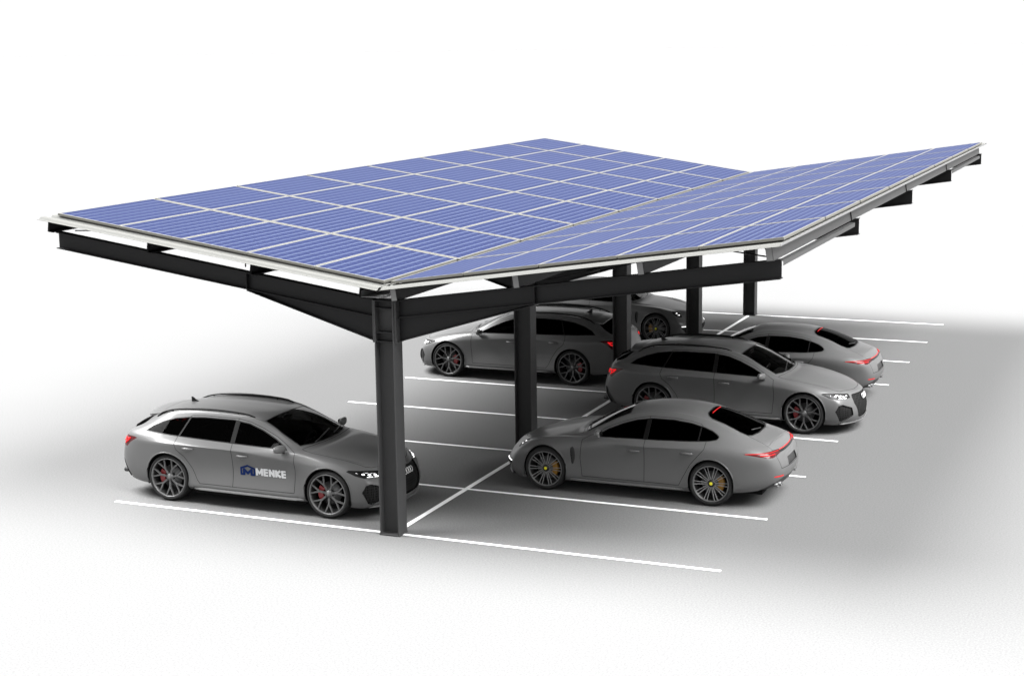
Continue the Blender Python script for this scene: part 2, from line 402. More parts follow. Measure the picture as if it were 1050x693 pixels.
def inpoly(p, poly):
    x, y = p; c = False; n = len(poly); j = n - 1
    for i in range(n):
        xi, yi = poly[i]; xj, yj = poly[j]
        if (yi > y) != (yj > y) and x < (xj - xi) * (y - yi) / (yj - yi) + xi: c = not c
        j = i
    return c
def clip(poly, a, b, c):           # keep a*x+b*y >= c
    out = []
    for i in range(len(poly)):
        p, q = poly[i], poly[(i + 1) % len(poly)]; fp = a * p[0] + b * p[1] - c; fq = a * q[0] + b * q[1] - c
        if fp >= 0: out.append(p)
        if (fp > 0) != (fq > 0) and fp != fq:
            t = fp / (fp - fq); out.append((p[0] + (q[0] - p[0]) * t, p[1] + (q[1] - p[1]) * t))
    return out
def inset(poly, d):
    n = len(poly); A = sum(poly[i][0] * poly[(i + 1) % n][1] - poly[(i + 1) % n][0] * poly[i][1] for i in range(n)); s = 1 if A > 0 else -1
    out = []
    for i in range(n):
        p0, p1, p2 = Vector(poly[i - 1]), Vector(poly[i]), Vector(poly[(i + 1) % n])
        e1 = (p1 - p0).normalized(); e2 = (p2 - p1).normalized(); n1 = Vector((-e1.y, e1.x)) * s; n2 = Vector((-e2.y, e2.x)) * s
        b = (n1 + n2); b = b.normalized() if b.length > 1e-6 else n1
        k = d / max(.35, b.dot(n1)); out.append((p1.x + b.x * k, p1.y + b.y * k))
    return out
def rounded(poly, n=3):             # Chaikin corner cutting
    for _ in range(n):
        q = []
        for i in range(len(poly)):
            a, b = poly[i], poly[(i + 1) % len(poly)]
            q += [(a[0] * .75 + b[0] * .25, a[1] * .75 + b[1] * .25), (a[0] * .25 + b[0] * .75, a[1] * .25 + b[1] * .75)]
        poly = q
    return poly

class View:
    def __init__(s, d, up=(0, 0, 1)):
        s.d = Vector(d).normalized(); u = Vector(up); s.u = u.cross(s.d).normalized(); s.v = s.d.cross(s.u)
    def p(s, co): return (s.u.dot(co), s.v.dot(co))
SIDE = View((0, 1, 0)); SIDE.u = Vector((1, 0, 0)); SIDE.v = Vector((0, 0, 1))
TOP = View((0, 0, 1), (0, 1, 0)); TOP.u = Vector((1, 0, 0)); TOP.v = Vector((0, 1, 0))
FRONT = View((1, 0, 0)); FRONT.u = Vector((0, 1, 0)); FRONT.v = Vector((0, 0, 1))
REAR = View((-1, 0, 0)); REAR.u = Vector((0, 1, 0)); REAR.v = Vector((0, 0, 1))
DIAF = View((math.cos(.70), math.sin(.70), 0)); DIAR = View((-math.cos(.75), math.sin(.75), 0))
def ok_face(f, view, zones, xr):
    if f.material_index not in zones: return False
    c = f.calc_center_median()
    return c.y > -.02 and (xr is None or xr[0] < c.x < xr[1]) and f.normal.dot(view.d) > .02
def cut(bm, view, poly, zones, xr=None):
    xs = [p[0] for p in poly]; ys = [p[1] for p in poly]; bb = (min(xs) - .01, max(xs) + .01, min(ys) - .01, max(ys) + .01)
    cand = set()
    def box(f):
        ps = [view.p(v.co) for v in f.verts]; return min(p[0] for p in ps), max(p[0] for p in ps), min(p[1] for p in ps), max(p[1] for p in ps)
    B = {}
    for f in bm.faces:
        if ok_face(f, view, zones, xr):
            b = box(f)
            if b[1] > bb[0] and b[0] < bb[1] and b[3] > bb[2] and b[2] < bb[3]: B[f] = b
    n = len(poly)
    for i in range(n):
        a, b = poly[i], poly[(i + 1) % n]
        e = Vector((b[0] - a[0], b[1] - a[1]))
        if e.length < 1e-5: continue
        nrm = Vector((-e.y, e.x)).normalized(); x0, x1 = min(a[0], b[0]) - 1e-4, max(a[0], b[0]) + 1e-4; y0, y1 = min(a[1], b[1]) - 1e-4, max(a[1], b[1]) + 1e-4
        hit = [f for f, q in B.items() if q[1] > x0 and q[0] < x1 and q[3] > y0 and q[2] < y1]
        # keep those straddling the line
        h2 = []
        for f in hit:
            ds = [(Vector(view.p(v.co)) - Vector(a)).dot(nrm) for v in f.verts]
            if max(ds) > 1e-5 and min(ds) < -1e-5: h2.append(f)
        if not h2: continue
        geo = set(h2)
        for f in h2: geo.update(f.edges); geo.update(f.verts)
        n3 = view.u * nrm.x + view.v * nrm.y; co = view.u * a[0] + view.v * a[1]
        res = bmesh.ops.bisect_plane(bm, geom=list(geo), dist=1e-6, plane_co=co, plane_no=n3)
        for f in h2: B.pop(f, None)
        for g_ in res['geom']:
            if isinstance(g_, bmesh.types.BMFace) and g_.is_valid: B[g_] = box(g_)
        for f in list(B):
            if not f.is_valid: B.pop(f)

class Body:
    """half shell + named cuts; emits parts mirrored or per side"""
    def __init__(s, rows, front, rear, cuts, S):
        s.S = S; s.bm = build_shell(rows, front, rear)
        s.ref = s.bm.copy(); s.bvh = BVHTree.FromBMesh(s.ref); s.ref.verts.ensure_lookup_table(); s.ref.faces.ensure_lookup_table()
        bm = s.bm
        bmesh.ops.delete(bm, geom=[f for f in bm.faces if f.calc_center_median().y < 0], context='FACES')
        for (name, view, poly, zones, xr) in cuts: cut(bm, view, poly, zones, xr)
        bm.normal_update(); s.cls = {}
        for f in bm.faces:
            nm = 'body'; c = f.calc_center_median()
            for (name, view, poly, zones, xr) in cuts:
                if f.material_index in zones and (xr is None or xr[0] < c.x < xr[1]) and f.normal.dot(view.d) > .02 and inpoly(view.p(c), poly): nm = name; break
            s.cls[f] = nm
    def normal(s, co):
        loc, nn, idx, d = s.bvh.find_nearest(co)
        f = s.ref.faces[idx]; w = []; acc = Vector()
        for v in f.verts:
            k = 1 / max(1e-5, (v.co - loc).length); acc += v.normal * k
        return acc.normalized()
    def hit(s, o, d):
        r = s.bvh.ray_cast(Vector(o), Vector(d)); return r[0], (s.normal(r[0]) if r[0] else None)
    def side(s, x, z, y0=1.6): return s.hit((x, y0, z), (0, -1, 0))
    def top(s, x, y): return s.hit((x, y, 2.5), (0, 0, -1))
    def emit(s, names, mats, sides, offset=0.0, rim=.012, rim_mi=1):
        """sides: +1, -1 or 0 (both, one mesh). returns mesh"""
        names = (names,) if isinstance(names, str) else names
        fs = [f for f in s.bm.faces if s.cls[f] in names]
        me = bpy.data.meshes.new(names[0]); V = []; F = []; NL = []; MI = []; key = {}
        for sg in ((1, -1) if sides == 0 else (sides,)):
            vmap = {}
            nrm = {}
            def vv(v):
                if v not in vmap:
                    n = s.normal(v.co); nrm[v] = n; p = v.co + n * offset
                    y = p.y * sg
                    if abs(v.co.y) < 1e-4: y = 0.0
                    k = (round(p.x, 5), round(y, 5), round(p.z, 5))
                    if y == 0.0 and k in key: vmap[v] = key[k]
                    else:
                        vmap[v] = len(V); V.append((p.x * s.S, y * s.S, p.z * s.S))
                        if y == 0.0: key[k] = vmap[v]
                return vmap[v]
            fset = set(fs)
            for f in fs:
                vs = list(f.verts); ids = [vv(v) for v in vs]; ns = [(nrm[v].x, nrm[v].y * sg, nrm[v].z) for v in vs]
                if sg < 0: ids = ids[::-1]; ns = ns[::-1]
                if len(set(ids)) < 3: continue
                F.append(ids); NL.append(ns); MI.append(0)
            if rim:
                for f in fs:
                    for l in f.loops:
                        e = l.edge; o_ = [g_ for g_ in e.link_faces if g_ not in fset]
                        if len(e.link_faces) > 1 and not o_: continue
                        a, b = l.vert, l.link_loop_next.vert
                        if abs(a.co.y) < 1e-4 and abs(b.co.y) < 1e-4: continue
                        q = []
                        for v, dd in ((a, offset), (b, offset), (b, -rim if offset >= 0 else .0), (a, -rim if offset >= 0 else .0)):
                            vv(v); p = v.co + nrm[v] * dd
                            V.append((p.x * s.S, p.y * sg * s.S, p.z * s.S)); q.append(len(V) - 1)
                        q = q[::-1] if sg > 0 else q
                        F.append(q); NL.append(None); MI.append(rim_mi)
        me.from_pydata(V, [], F)
        for m in mats: me.materials.append(m)
        me.polygons.foreach_set('material_index', MI)
        me.polygons.foreach_set('use_smooth', [True] * len(F))
        loops = []
        for i, pl in enumerate(me.polygons):
            if NL[i] is None: nn = tuple(pl.normal); loops += [nn] * pl.loop_total
            else: loops += [tuple(x) for x in NL[i]]
        me.normals_split_custom_set(loops)
        return me
    def seams(s, sides, pairs, w=.0035, lift=.0015):
        mb = MB()
        for e in s.bm.edges:
            if len(e.link_faces) != 2: continue
            a, b = (s.cls[f] for f in e.link_faces)
            if a == b or ((a, b) not in pairs and (b, a) not in pairs): continue
            p, q = e.verts[0].co, e.verts[1].co; n1, n2 = s.normal(p), s.normal(q); t = (q - p)
            if t.length < 1e-5: continue
            t.normalize()
            for sg in sides:
                u1 = t.cross(n1).normalized() * w; u2 = t.cross(n2).normalized() * w
                P = [p - u1 + n1 * lift, p + u1 + n1 * lift, q + u2 + n2 * lift, q - u2 + n2 * lift]
                P = [(v.x * s.S, v.y * sg * s.S, v.z * s.S) for v in P]
                mb.add(P, [(0, 1, 2, 3)])
        return mb

def wheel(parent, style, x, y, side, R_, W_, S):
    """thing's wheel part at (x,y); side=+1 outer face towards +y"""
    w = bpy.data.objects.new('wheel', None); COL.objects.link(w); w.parent = parent; w.location = (x * S, y * S, R_ * S)
    if side < 0: w.rotation_euler = (0, 0, PI)
    hw = W_ / 2; rr = R_ * (.84 if style == 'wagon' else .81)
    key = ('wheelmesh', style)
    if key not in CACHE:
        T = MB(); T.lathe_y([(p * S, q * S) for p, q in [(rr - .012, -hw + .02), (rr + .01, -hw + .004), (rr + (R_ - rr) * .55, -hw - .006), (R_ - .02, -hw + .008), (R_ - .003, -hw + .035), (R_, -.02), (R_, .02), (R_ - .003, hw - .035), (R_ - .02, hw - .008), (rr + (R_ - rr) * .55, hw + .006), (rr + .01, hw - .004), (rr - .012, hw - .02)]], 72)
        B = MB(); B.lathe_y([(p * S, q * S) for p, q in [(rr - .012, -hw + .02), (rr - .035, -hw + .04), (rr - .04, 0), (rr - .03, hw - .05), (rr - .022, hw - .035)]], 64)
        Lp = MB(); Lp.lathe_y([(p * S, q * S) for p, q in [(rr - .018, hw - .035), (rr - .015, hw - .012), (rr - .010, hw - .004), (rr + .001, hw - .004), (rr + .004, hw - .012)]], 72)
        Sp = MB(); yo = hw - .018
        def spoke(a0, r0, w0, a1, r1, w1, d0, d1, mi=0, th=.022):
            vs = []
            for a, r, ww, d in ((a0, r0, w0, d0), (a1, r1, w1, d1)):
                c = Vector((math.cos(a) * r, 0, math.sin(a) * r)); tdir = (Vector((math.cos(a1) * r1, 0, math.sin(a1) * r1)) - Vector((math.cos(a0) * r0, 0, math.sin(a0) * r0))).normalized()
                pr = Vector((-tdir.z, 0, tdir.x))
                for sx, dy in ((-1, 0), (1, 0), (1.25, -th), (-1.25, -th)): p = c + pr * ww * sx; vs.append((p.x * S, (d + dy) * S, p.z * S))
            Sp.add(vs, [(0, 1, 5, 4), (1, 2, 6, 5), (2, 3, 7, 6), (3, 0, 4, 7), (0, 3, 2, 1), (4, 5, 6, 7)], mi=mi)
        if style == 'wagon':
            n = 7
            for k in range(n):
                a = 2 * PI * k / n + .2
                for sg in (-1, 1):
                    spoke(a + sg * .16, .045, .009, a + sg * .02, rr * .52, .009, yo - .034, yo - .014)
                    spoke(a, rr * .49, .011, a + sg * .23, rr - .012, .0095, yo - .015, yo - .003)
        else:
            n = 10
            for k in range(n):
                a = 2 * PI * k / n
                for sg in (-1, 1):
                    spoke(a + sg * .20, .05, .0042, a + sg * .095, rr - .012, .0045, yo - .03, yo - .004, th=.010)
                    pass
        H_ = MB(); H_.lathe_y([(p * S, q * S) for p, q in [(0, yo - .012), (.03, yo - .012), (.034, yo - .02), (.058, yo - .024), (.064, yo - .06), (.05, 0)]], 32)
        Cp = MB(); Cp.lathe_y([(p * S, q * S) for p, q in [(0, yo - .008), (.021, yo - .008), (.026, yo - .011)]], 24)
        D = MB(); rd = .185; D.lathe_y([(p * S, q * S) for p, q in [(.06, .022), (.085, .022), (.09, .01), (rd, .01), (rd, -.02), (.06, -.02)]], 48)
        K = MB(); seg = 9; prof = [(.105, .0), (.115, .045), (.20, .045), (.21, .0)]
        vs = []
        for i in range(seg):
            a = PI - .62 + 1.24 * i / (seg - 1); q = .86 if i in (0, seg - 1) else 1
            vs += [((r * (q if r < .15 else 1)) * math.cos(a) * S, (y_ * q + .02) * S, r * math.sin(a) * S) for r, y_ in prof]
        fs = [(i * 4 + j, (i + 1) * 4 + j, (i + 1) * 4 + j + 1, i * 4 + j + 1) for i in range(seg - 1) for j in range(3)] + [(3, 2, 1, 0), tuple((seg - 1) * 4 + j for j in range(4))]
        K.add(vs, fs)
        K2 = MB(); K2.v = [(-px, py, pz) for px, py, pz in K.v]; K2.f = list(K.f); K2.sm = list(K.sm); K2.mi = list(K.mi)
        wag = style == 'wagon'
        cal = M['redcal'] if wag else M['yelcal']
        CACHE[key] = dict(tyre=T.mesh('tyre', [M['rubber']]), barrel=B.mesh('rim_barrel', [M['barrel']]), lip=Lp.mesh('rim_lip', [M['lip']]),
                          spokes=Sp.mesh('spokes', [M['rim'] if wag else M['silver']]), hub=H_.mesh('hub', [M['rim'] if wag else M['barrel']]), cap=Cp.mesh('centre_cap', [M['lip'] if wag else M['yel']]),
                          disc=D.mesh('brake_disc', [M['disc']]), cal={1: K.mesh('brake_caliper', [cal]), -1: K2.mesh('brake_caliper', [cal])})
    c = CACHE[key]
    link('tyre', c['tyre'], w); link('rim_barrel', c['barrel'], w); link('rim', c['lip'], w); link('spokes', c['spokes'], w); link('hub', c['hub'], w); link('centre_cap', c['cap'], w)
    link('brake_disc', c['disc'], w); link('brake_caliper', c['cal'][side], w)
    return w
CACHE = {}
FX = .957

def interp(tab, x):
    for (a, b) in zip(tab, tab[1:]):
        if min(a[0], b[0]) <= x <= max(a[0], b[0]): t = (x - a[0]) / (b[0] - a[0]); return a[1] + (b[1] - a[1]) * t
    return tab[0][1] if abs(x - tab[0][0]) < abs(x - tab[-1][0]) else tab[-1][1]

def rounded_block(x0, x1, y0, y1, z0, z1, S, bev=.03, tilt=0, name='seat', m=None, parent=None):
    mb = MB(); c = Vector(((x0 + x1) / 2, (y0 + y1) / 2, z0))
    mt = Matrix.Scale(S, 4) @ Matrix.Translation(c) @ Matrix.Rotation(tilt, 4, 'Y') @ Matrix.Translation(-c)
    mb.box(x0, x1, y0, y1, z0, z1, mtx=mt); return mb.obj(name, m, parent, bevel=bev * S)

def make_car(style):
    W = style == 'wagon'
    root = bpy.data.objects.new('parked_car', None); COL.objects.link(root)
    if W:
        S = .955; AXS = (1.44, -1.49); RT = .380; TW = .285; HR = .414
        rows = WROWS; fr = WFRONT; re_ = WREAR
        dlo = [(.72, 1.0), (.0, 1.028), (-.9, 1.056), (-1.5, 1.073), (-1.98, 1.095), (-1.86, 1.18), (-1.68, 1.258), (-1.45, 1.325), (-1.2, 1.357), (-.9, 1.376), (-.35, 1.374), (-.05, 1.335), (.2, 1.255), (.46, 1.145), (.68, 1.03)]
        pane = inset(dlo, .012)
        cuts = []
        cuts.append(('front_window', SIDE, clip(pane, 1, 0, -.235), {0, 1, 2}, None))
        cuts.append(('rear_window', SIDE, clip(clip(pane, -1, 0, .315), 1, -.45, -1.755), {0, 1, 2}, None))
        cuts.append(('quarter_window', SIDE, clip(pane, -1, .45, 1.785), {0, 1, 2}, None))
        cuts.append(('window_trim', SIDE, dlo, {0, 1, 2}, None))
        for ax in AXS: cuts.append(('wheel_hole', SIDE, [(ax + HR * math.cos(a * PI / 24), RT + .008 + HR * math.sin(a * PI / 24)) for a in range(48)], {0}, None))
        ws = [(1.02, -.1), (1.01, .25), (.955, .52), (.86, .72), (.51, .675), (.15, .59), (.19, .3), (.21, -.1)]
        cuts.append(('windscreen', TOP, inset(ws, .02), {1, 2, 3}, (-.2, 1.2))); cuts.append(('windscreen_trim', TOP, ws, {1, 2, 3}, (-.2, 1.2)))
        rg = [(-1.96, -.1), (-1.96, .56), (-2.27, .62), (-2.35, .58), (-2.38, .4), (-2.39, -.1)]
        cuts.append(('rear_glass', TOP, rg, {1, 2, 3}, (-2.6, -1.9)))
        P3 = lambda V_, L_: [V_.p(Vector(p)) for p in L_]
        cuts.append(('headlight', DIAF, P3(DIAF, [(2.17, .50, .722), (2.06, .70, .748), (1.80, .885, .775), (1.76, .90, .762), (1.90, .87, .70), (2.02, .82, .665), (2.17, .64, .655), (2.22, .52, .66)]), {0, 1, 3, 4, 2}, None))
        cuts.append(('side_intake', DIAF, P3(DIAF, [(2.26, .58, .49), (2.12, .79, .575), (2.05, .845, .56), (1.99, .875, .45), (2.08, .83, .27), (2.14, .78, .235), (2.28, .56, .35)]), {0, 4}, None))
        cuts.append(('grille', FRONT, [(-.1, .715), (.43, .705), (.47, .66), (.49, .55), (.40, .30), (.34, .27), (-.1, .265)], {4}, None))
        cuts.append(('taillight', DIAR, P3(DIAR, [(-2.50, .50, .965), (-2.38, .74, .995), (-2.16, .87, .995), (-2.08, .885, .985), (-2.26, .855, .89), (-2.34, .82, .81), (-2.44, .74, .835), (-2.52, .56, .865)]), {0, 5, 1}, None))
        cuts.append(('rear_vent', DIAR, P3(DIAR, [(-2.50, .70, .60), (-2.46, .76, .58), (-2.34, .84, .36), (-2.30, .84, .285), (-2.42, .74, .27), (-2.50, .68, .42)]), {0, 5}, None))
        cuts.append(('diffuser', REAR, [(-.1, .42), (.50, .42), (.64, .26), (.64, .1), (-.1, .1)], {5}, None))
        topl = [(x, z + .022) for x, z in dlo[7:]]
        fd = [(.85, .345), (.88, .70), (.86, .975), (.76, 1.02), (.47, 1.17), (.20, 1.28), (-.05, 1.358), (-.27, 1.392), (-.27, .345)]
        rd = [(-.27, .345), (-.27, 1.392), (-.9, 1.398), (-1.14, 1.382), (-1.19, 1.345), (-1.305, 1.075), (-1.33, .97), (-1.29, .87), (-1.15, .76), (-1.02, .58), (-.93, .40), (-.88, .345)]
        cuts.append(('front_door', SIDE, fd, {0, 1, 2}, None)); cuts.append(('rear_door', SIDE, rd, {0, 1, 2}, None))
        cuts.append(('bonnet', TOP, [(1.045, -.1), (1.035, .25), (.985, .54), (.92, .765), (1.12, .80), (1.45, .765), (1.80, .70), (1.96, .66), (2.06, .58), (2.16, .40), (2.22, .2), (2.24, -.1)], {1, 2, 3}, (.7, 2.5)))
        cuts.append(('tailgate', REAR, [(-.1, 1.30), (.56, 1.30), (.60, 1.10), (.56, .95), (.60, .88), (.56, .60), (-.1, .58)], {2, 3, 5}, (-3, -2.0)))
    else:
        S = .945; AXS = (1.475, -1.475); RT = .362; TW = .285; HR = .398
        rows = FROWS; fr = FFRONT; re_ = FREAR
        dlo = [(.60, .958), (.0, .975), (-.6, .988), (-1.15, 1.008), (-1.42, 1.028), (-1.54, 1.05), (-1.565, 1.082), (-1.53, 1.118), (-1.43, 1.165), (-1.28, 1.21), (-1.05, 1.257), (-.75, 1.287), (-.35, 1.283), (-.1, 1.245), (.14, 1.175), (.38, 1.08), (.56, .985)]
        pane = inset(dlo, .012); cuts = []
        cuts.append(('front_window', SIDE, clip(pane, 1, 0, -.28), {0, 1, 2}, None))
        cuts.append(('rear_window', SIDE, clip(clip(pane, -1, 0, .36), 1, 0, -1.22), {0, 1, 2}, None))
        cuts.append(('quarter_window', SIDE, clip(pane, -1, 0, 1.245), {0, 1, 2}, None))
        cuts.append(('window_trim', SIDE, dlo, {0, 1, 2}, None))
        for ax in AXS: cuts.append(('wheel_hole', SIDE, [(ax + HR * math.cos(a * PI / 24), RT + .008 + HR * math.sin(a * PI / 24)) for a in range(48)], {0}, None))
        ws = [(.935, -.1), (.92, .25), (.87, .50), (.78, .69), (.42, .625), (.05, .515), (.085, .28), (.10, -.1)]
        cuts.append(('windscreen', TOP, inset(ws, .02), {1, 2, 3}, (-.2, 1.2))); cuts.append(('windscreen_trim', TOP, ws, {1, 2, 3}, (-.2, 1.2)))
        rg = [(-1.22, -.1), (-1.23, .28), (-1.27, .39), (-1.34, .44), (-1.85, .515), (-1.98, .51), (-2.05, .44), (-2.10, .22), (-2.11, -.1)]
        cuts.append(('rear_glass', TOP, inset(rg, .022), {2, 3}, (-2.3, -1.0))); cuts.append(('rear_glass_trim', TOP, rg, {2, 3}, (-2.3, -1.0)))
        P3 = lambda V_, L_: [V_.p(Vector(p)) for p in L_]
        HV = View((.75, .42, .52)); c0 = HV.p(Vector((1.96, .655, .70)))
        ell = []
        for k in range(20):
            a = 2 * PI * k / 20; u_, v_ = .135 * math.cos(a), .092 * math.sin(a); rt = .55
            ell.append((c0[0] + u_ * math.cos(rt) - v_ * math.sin(rt), c0[1] + u_ * math.sin(rt) + v_ * math.cos(rt)))
        cuts.append(('headlight', HV, ell, {0, 1, 2, 3, 4}, (1.5, 2.6)))
        cuts.append(('side_intake', DIAF, P3(DIAF, [(2.36, .50, .44), (2.24, .70, .45), (2.10, .83, .46), (2.14, .82, .38), (2.24, .72, .26), (2.36, .52, .25)]), {0, 4}, None))
        cuts.append(('grille', FRONT, [(-.1, .40), (.40, .41), (.43, .36), (.40, .25), (-.1, .24)], {4}, None))
        cuts.append(('taillight', DIAR, P3(DIAR, [(-2.52, .42, .888), (-2.42, .72, .905), (-2.22, .86, .90), (-2.02, .93, .888), (-2.20, .88, .858), (-2.38, .80, .825), (-2.48, .70, .815), (-2.53, .44, .845)]), {0, 1, 5}, None))
        cuts.append(('light_bar', REAR, [(-.1, .889), (.46, .889), (.46, .878), (-.1, .878)], {5}, None))
        cuts.append(('lamp_strip', REAR, [(-.1, .877), (.46, .877), (.46, .842), (-.1, .842)], {5}, None))
        cuts.append(('plate_recess', REAR, [(-.1, .74), (.25, .74), (.27, .62), (-.1, .62)], {5}, None))
        cuts.append(('bumper_reflector', DIAR, P3(DIAR, [(-2.56, .45, .505), (-2.48, .68, .52), (-2.46, .70, .505), (-2.56, .45, .485)]), {0, 5}, None))
        cuts.append(('diffuser', REAR, [(-.1, .46), (.48, .46), (.72, .39), (.80, .30), (.8, .1), (-.1, .1)], {5, 0}, (-3, -2.2)))
        cuts.append(('side_vent', SIDE, rounded([(1.005, .775), (.935, .78), (.915, .60), (.955, .48), (.985, .50), (1.0, .62)], 2), {0}, None))
        fd = [(.79, .30), (.83, .60), (.80, .90), (.62, .99), (.39, 1.105), (.14, 1.20), (-.1, 1.268), (-.32, 1.305), (-.32, .30)]
        rd = [(-.32, .30), (-.32, 1.308), (-.75, 1.309), (-1.05, 1.28), (-1.22, 1.245), (-1.30, 1.18), (-1.37, 1.02), (-1.36, .92), (-1.25, .80), (-1.12, .65), (-.99, .42), (-.93, .30)]
        cuts.append(('front_door', SIDE, fd, {0, 1, 2}, None)); cuts.append(('rear_door', SIDE, rd, {0, 1, 2}, None))
        cuts.append(('bonnet', TOP, [(.96, -.1), (.945, .25), (.90, .50), (.85, .70), (1.1, .68), (1.45, .615), (1.75, .55), (1.95, .46), (2.06, .32), (2.12, .15), (2.13, -.1)], {1, 2, 3}, (.7, 2.5)))
        cuts.append(('tailgate', REAR, [(-.1, 1.40), (.43, 1.40), (.52, 1.05), (.56, .95), (.60, .80), (.56, .62), (-.1, .60)], {2, 3, 5}, (-3, -1.35)))
    CREASES[:] = [(3, 1, 11, .55), (5, 0, 4, .6), (1, 2, 9, .5), ] if W else [(4, 4, 9, .3), (1, 2, 9, .35)]
    B = Body(rows, fr, re_, cuts, S)
    pm = [M['paint'], M['seam']]
    body = link('body', B.emit('body', pm, 0, rim=.03), root)
    names = ['body', 'front_door', 'rear_door', 'bonnet', 'tailgate', 'window_trim', 'headlight', 'taillight', 'windscreen_trim']
    pairs = {(a, b) for a in names[:5] for b in names[:5] if a != b} | {('body', 'headlight'), ('bonnet', 'headlight'), ('tailgate', 'taillight')}
    # seams of the body and across the car
    B.seams((1, -1), pairs).obj('panel_gap', M['seam'], root)
    link('bonnet', B.emit('bonnet', pm, 0), root)
    tg = link('tailgate', B.emit('tailgate', pm, 0), root)
    link('rear_glass', B.emit('rear_glass', [M['glass'], M['gloss']], 0, offset=-.006), tg)
    if not W: link('rear_glass_frame', B.emit('rear_glass_trim', [M['gloss'], M['gloss']], 0), tg)
    link('windscreen', B.emit('windscreen', [M['screen'], M['gloss']], 0, offset=-.004), root)
    link('windscreen_frame', B.emit('windscreen_trim', [M['gloss'], M['gloss']], 0), root)
    link('grille', B.emit('grille', [M['grille'], M['black']], 0, offset=-.03 if W else -.02), root)
    link('diffuser', B.emit('diffuser', [M['black'], M['black']], 0, offset=-.01), root)
    for sg in (1, -1):
        link('side_intake', B.emit('side_intake', [M['grille'], M['black']], sg, offset=-.025), root)
        if W: link('rear_vent', B.emit('rear_vent', [M['black'], M['black']], sg, offset=-.02), root)
        else: link('side_vent', B.emit('side_vent', [M['black'], M['black']], sg, offset=-.025), root)
        link('window_trim', B.emit('window_trim', [M['gloss'], M['gloss']], sg, offset=.0005), root)
        link('quarter_window', B.emit('quarter_window', [M['glass'], M['gloss']], sg, offset=-.004), root)
        for nm, wn in (('front_door', 'front_window'), ('rear_door', 'rear_window')):
            d = link('door', B.emit(nm, pm, sg), root)
            CACHE[(style, nm, sg)] = d
            link('window', B.emit(wn, [M['glass'], M['gloss']], sg, offset=-.004), d)
            # handle: a low bar on two feet over a shallow dark cup
            hx, hz = ((-.08, .865) if nm == 'front_door' else (-1.08, .905)) if W else ((-.15, .80) if nm == 'front_door' else (-1.08, .835))
            pts = []; rs = []
            for t in range(9):
                x = hx - .09 + .20 * t / 8; q, n = B.side(x, hz + .012 * t / 8 * 0)
                pts.append(((q + n * (.006 + .024 * math.sin(PI * t / 8) ** .6)) * S)); rs.append((.011 + .008 * math.sin(PI * t / 8)) * S)
            pts = [(p.x, p.y * sg, p.z) for p in pts]
            hb = MB(); hb.tube(pts, rs, 8, flat=1.3); hb.obj('handle', M['paint'], d)
        # headlight
        hl = link('headlight', B.emit('headlight', [M['gloss'], M['gloss']], sg, offset=-.006), root)
        led = MB(); gr = MB()
        def blob(mb, p, n, a, b, h, al=0.0):       # low lens lying on the surface
            n = n.normalized(); u = Vector((0, 0, 1)).cross(n).normalized(); v = n.cross(u)
            u, v = u * math.cos(al) + v * math.sin(al), v * math.cos(al) - u * math.sin(al)
            vs = [p + n * h]; K_ = 10
            for r_, hh in ((.7, h * .75), (1, -.002)):
                vs += [p + u * a * r_ * math.cos(2 * PI * k / K_) + v * b * r_ * math.sin(2 * PI * k / K_) + n * hh for k in range(K_)]
            vs = [(q.x * S, q.y * sg * S, q.z * S) for q in vs]
            fs = [(0, 1 + k, 1 + (k + 1) % K_) for k in range(K_)] + [(1 + k, 1 + K_ + k, 1 + K_ + (k + 1) % K_, 1 + (k + 1) % K_) for k in range(K_)]
            mb.add(vs, fs, smooth=True)
        def onsurf(p, d):
            q, n = B.hit(Vector(p) + Vector(d) * .8, -Vector(d)); return (q, n) if q else (Vector(p), Vector(d))
        if W:
            for (p, a, b, mb, al) in (((2.14, .66, .69), .028, .016, led, .1), ((2.07, .73, .70), .03, .018, led, .15), ((2.0, .80, .715), .028, .013, led, .25), ((2.17, .57, .70), .028, .020, gr, 0), ((2.10, .68, .715), .05, .008, gr, .15), ((1.93, .86, .735), .02, .008, gr, .3), ((2.08, .74, .672), .06, .007, led, .1), ((2.13, .62, .665), .05, .010, led, 0), ((2.04, .76, .73), .05, .010, gr, .2)):
                q, n = onsurf(p, DIAF.d); blob(mb, q, n, a, b, .006, al)
        else:
            for du, dv in ((-.045, -.03), (.045, .03), (-.01, .035), (.01, -.035)):
                p = HV.u * (c0[0] + du) + HV.v * (c0[1] + dv) + HV.d * 2.2
                q, n = B.hit(p + HV.d, -HV.d); blob(led if du < 0 else gr, q, n, .022, .015, .008)
            p = HV.u * c0[0] + HV.v * c0[1] + HV.d * 2.2; q, n = B.hit(p + HV.d, -HV.d); blob(gr, q, n, .03, .03, .01)
            pts = []                                        # lit bar in the bumper intake
            for t in range(7):
                q, n = onsurf((2.34 - .20 * t / 6, .56 + .26 * t / 6, .415 + .015 * t / 6), DIAF.d); pts.append((q + n * .004) * S)
            db = MB(); db.tube([(p.x, p.y * sg, p.z) for p in pts], .010 * S, 6); db.obj('running_light', M['led'], root)
        led.obj('lamp_led', M['led'], hl); gr.obj('lamp_reflector', M['lampgrey'], hl)
        # tail light
        tl = link('taillight', B.emit('taillight', [M['redoff'] if W else M['redoff'], M['gloss']], sg, offset=-.002), root)
        tb = MB()
        def lamp_bar(path, r):
            pts = []
            for p in path:
                q, n = onsurf(p, DIAR.d); pts.append((q + n * .003) * S)
            tb.tube([(p.x, p.y * sg, p.z) for p in pts], r * S, 6)
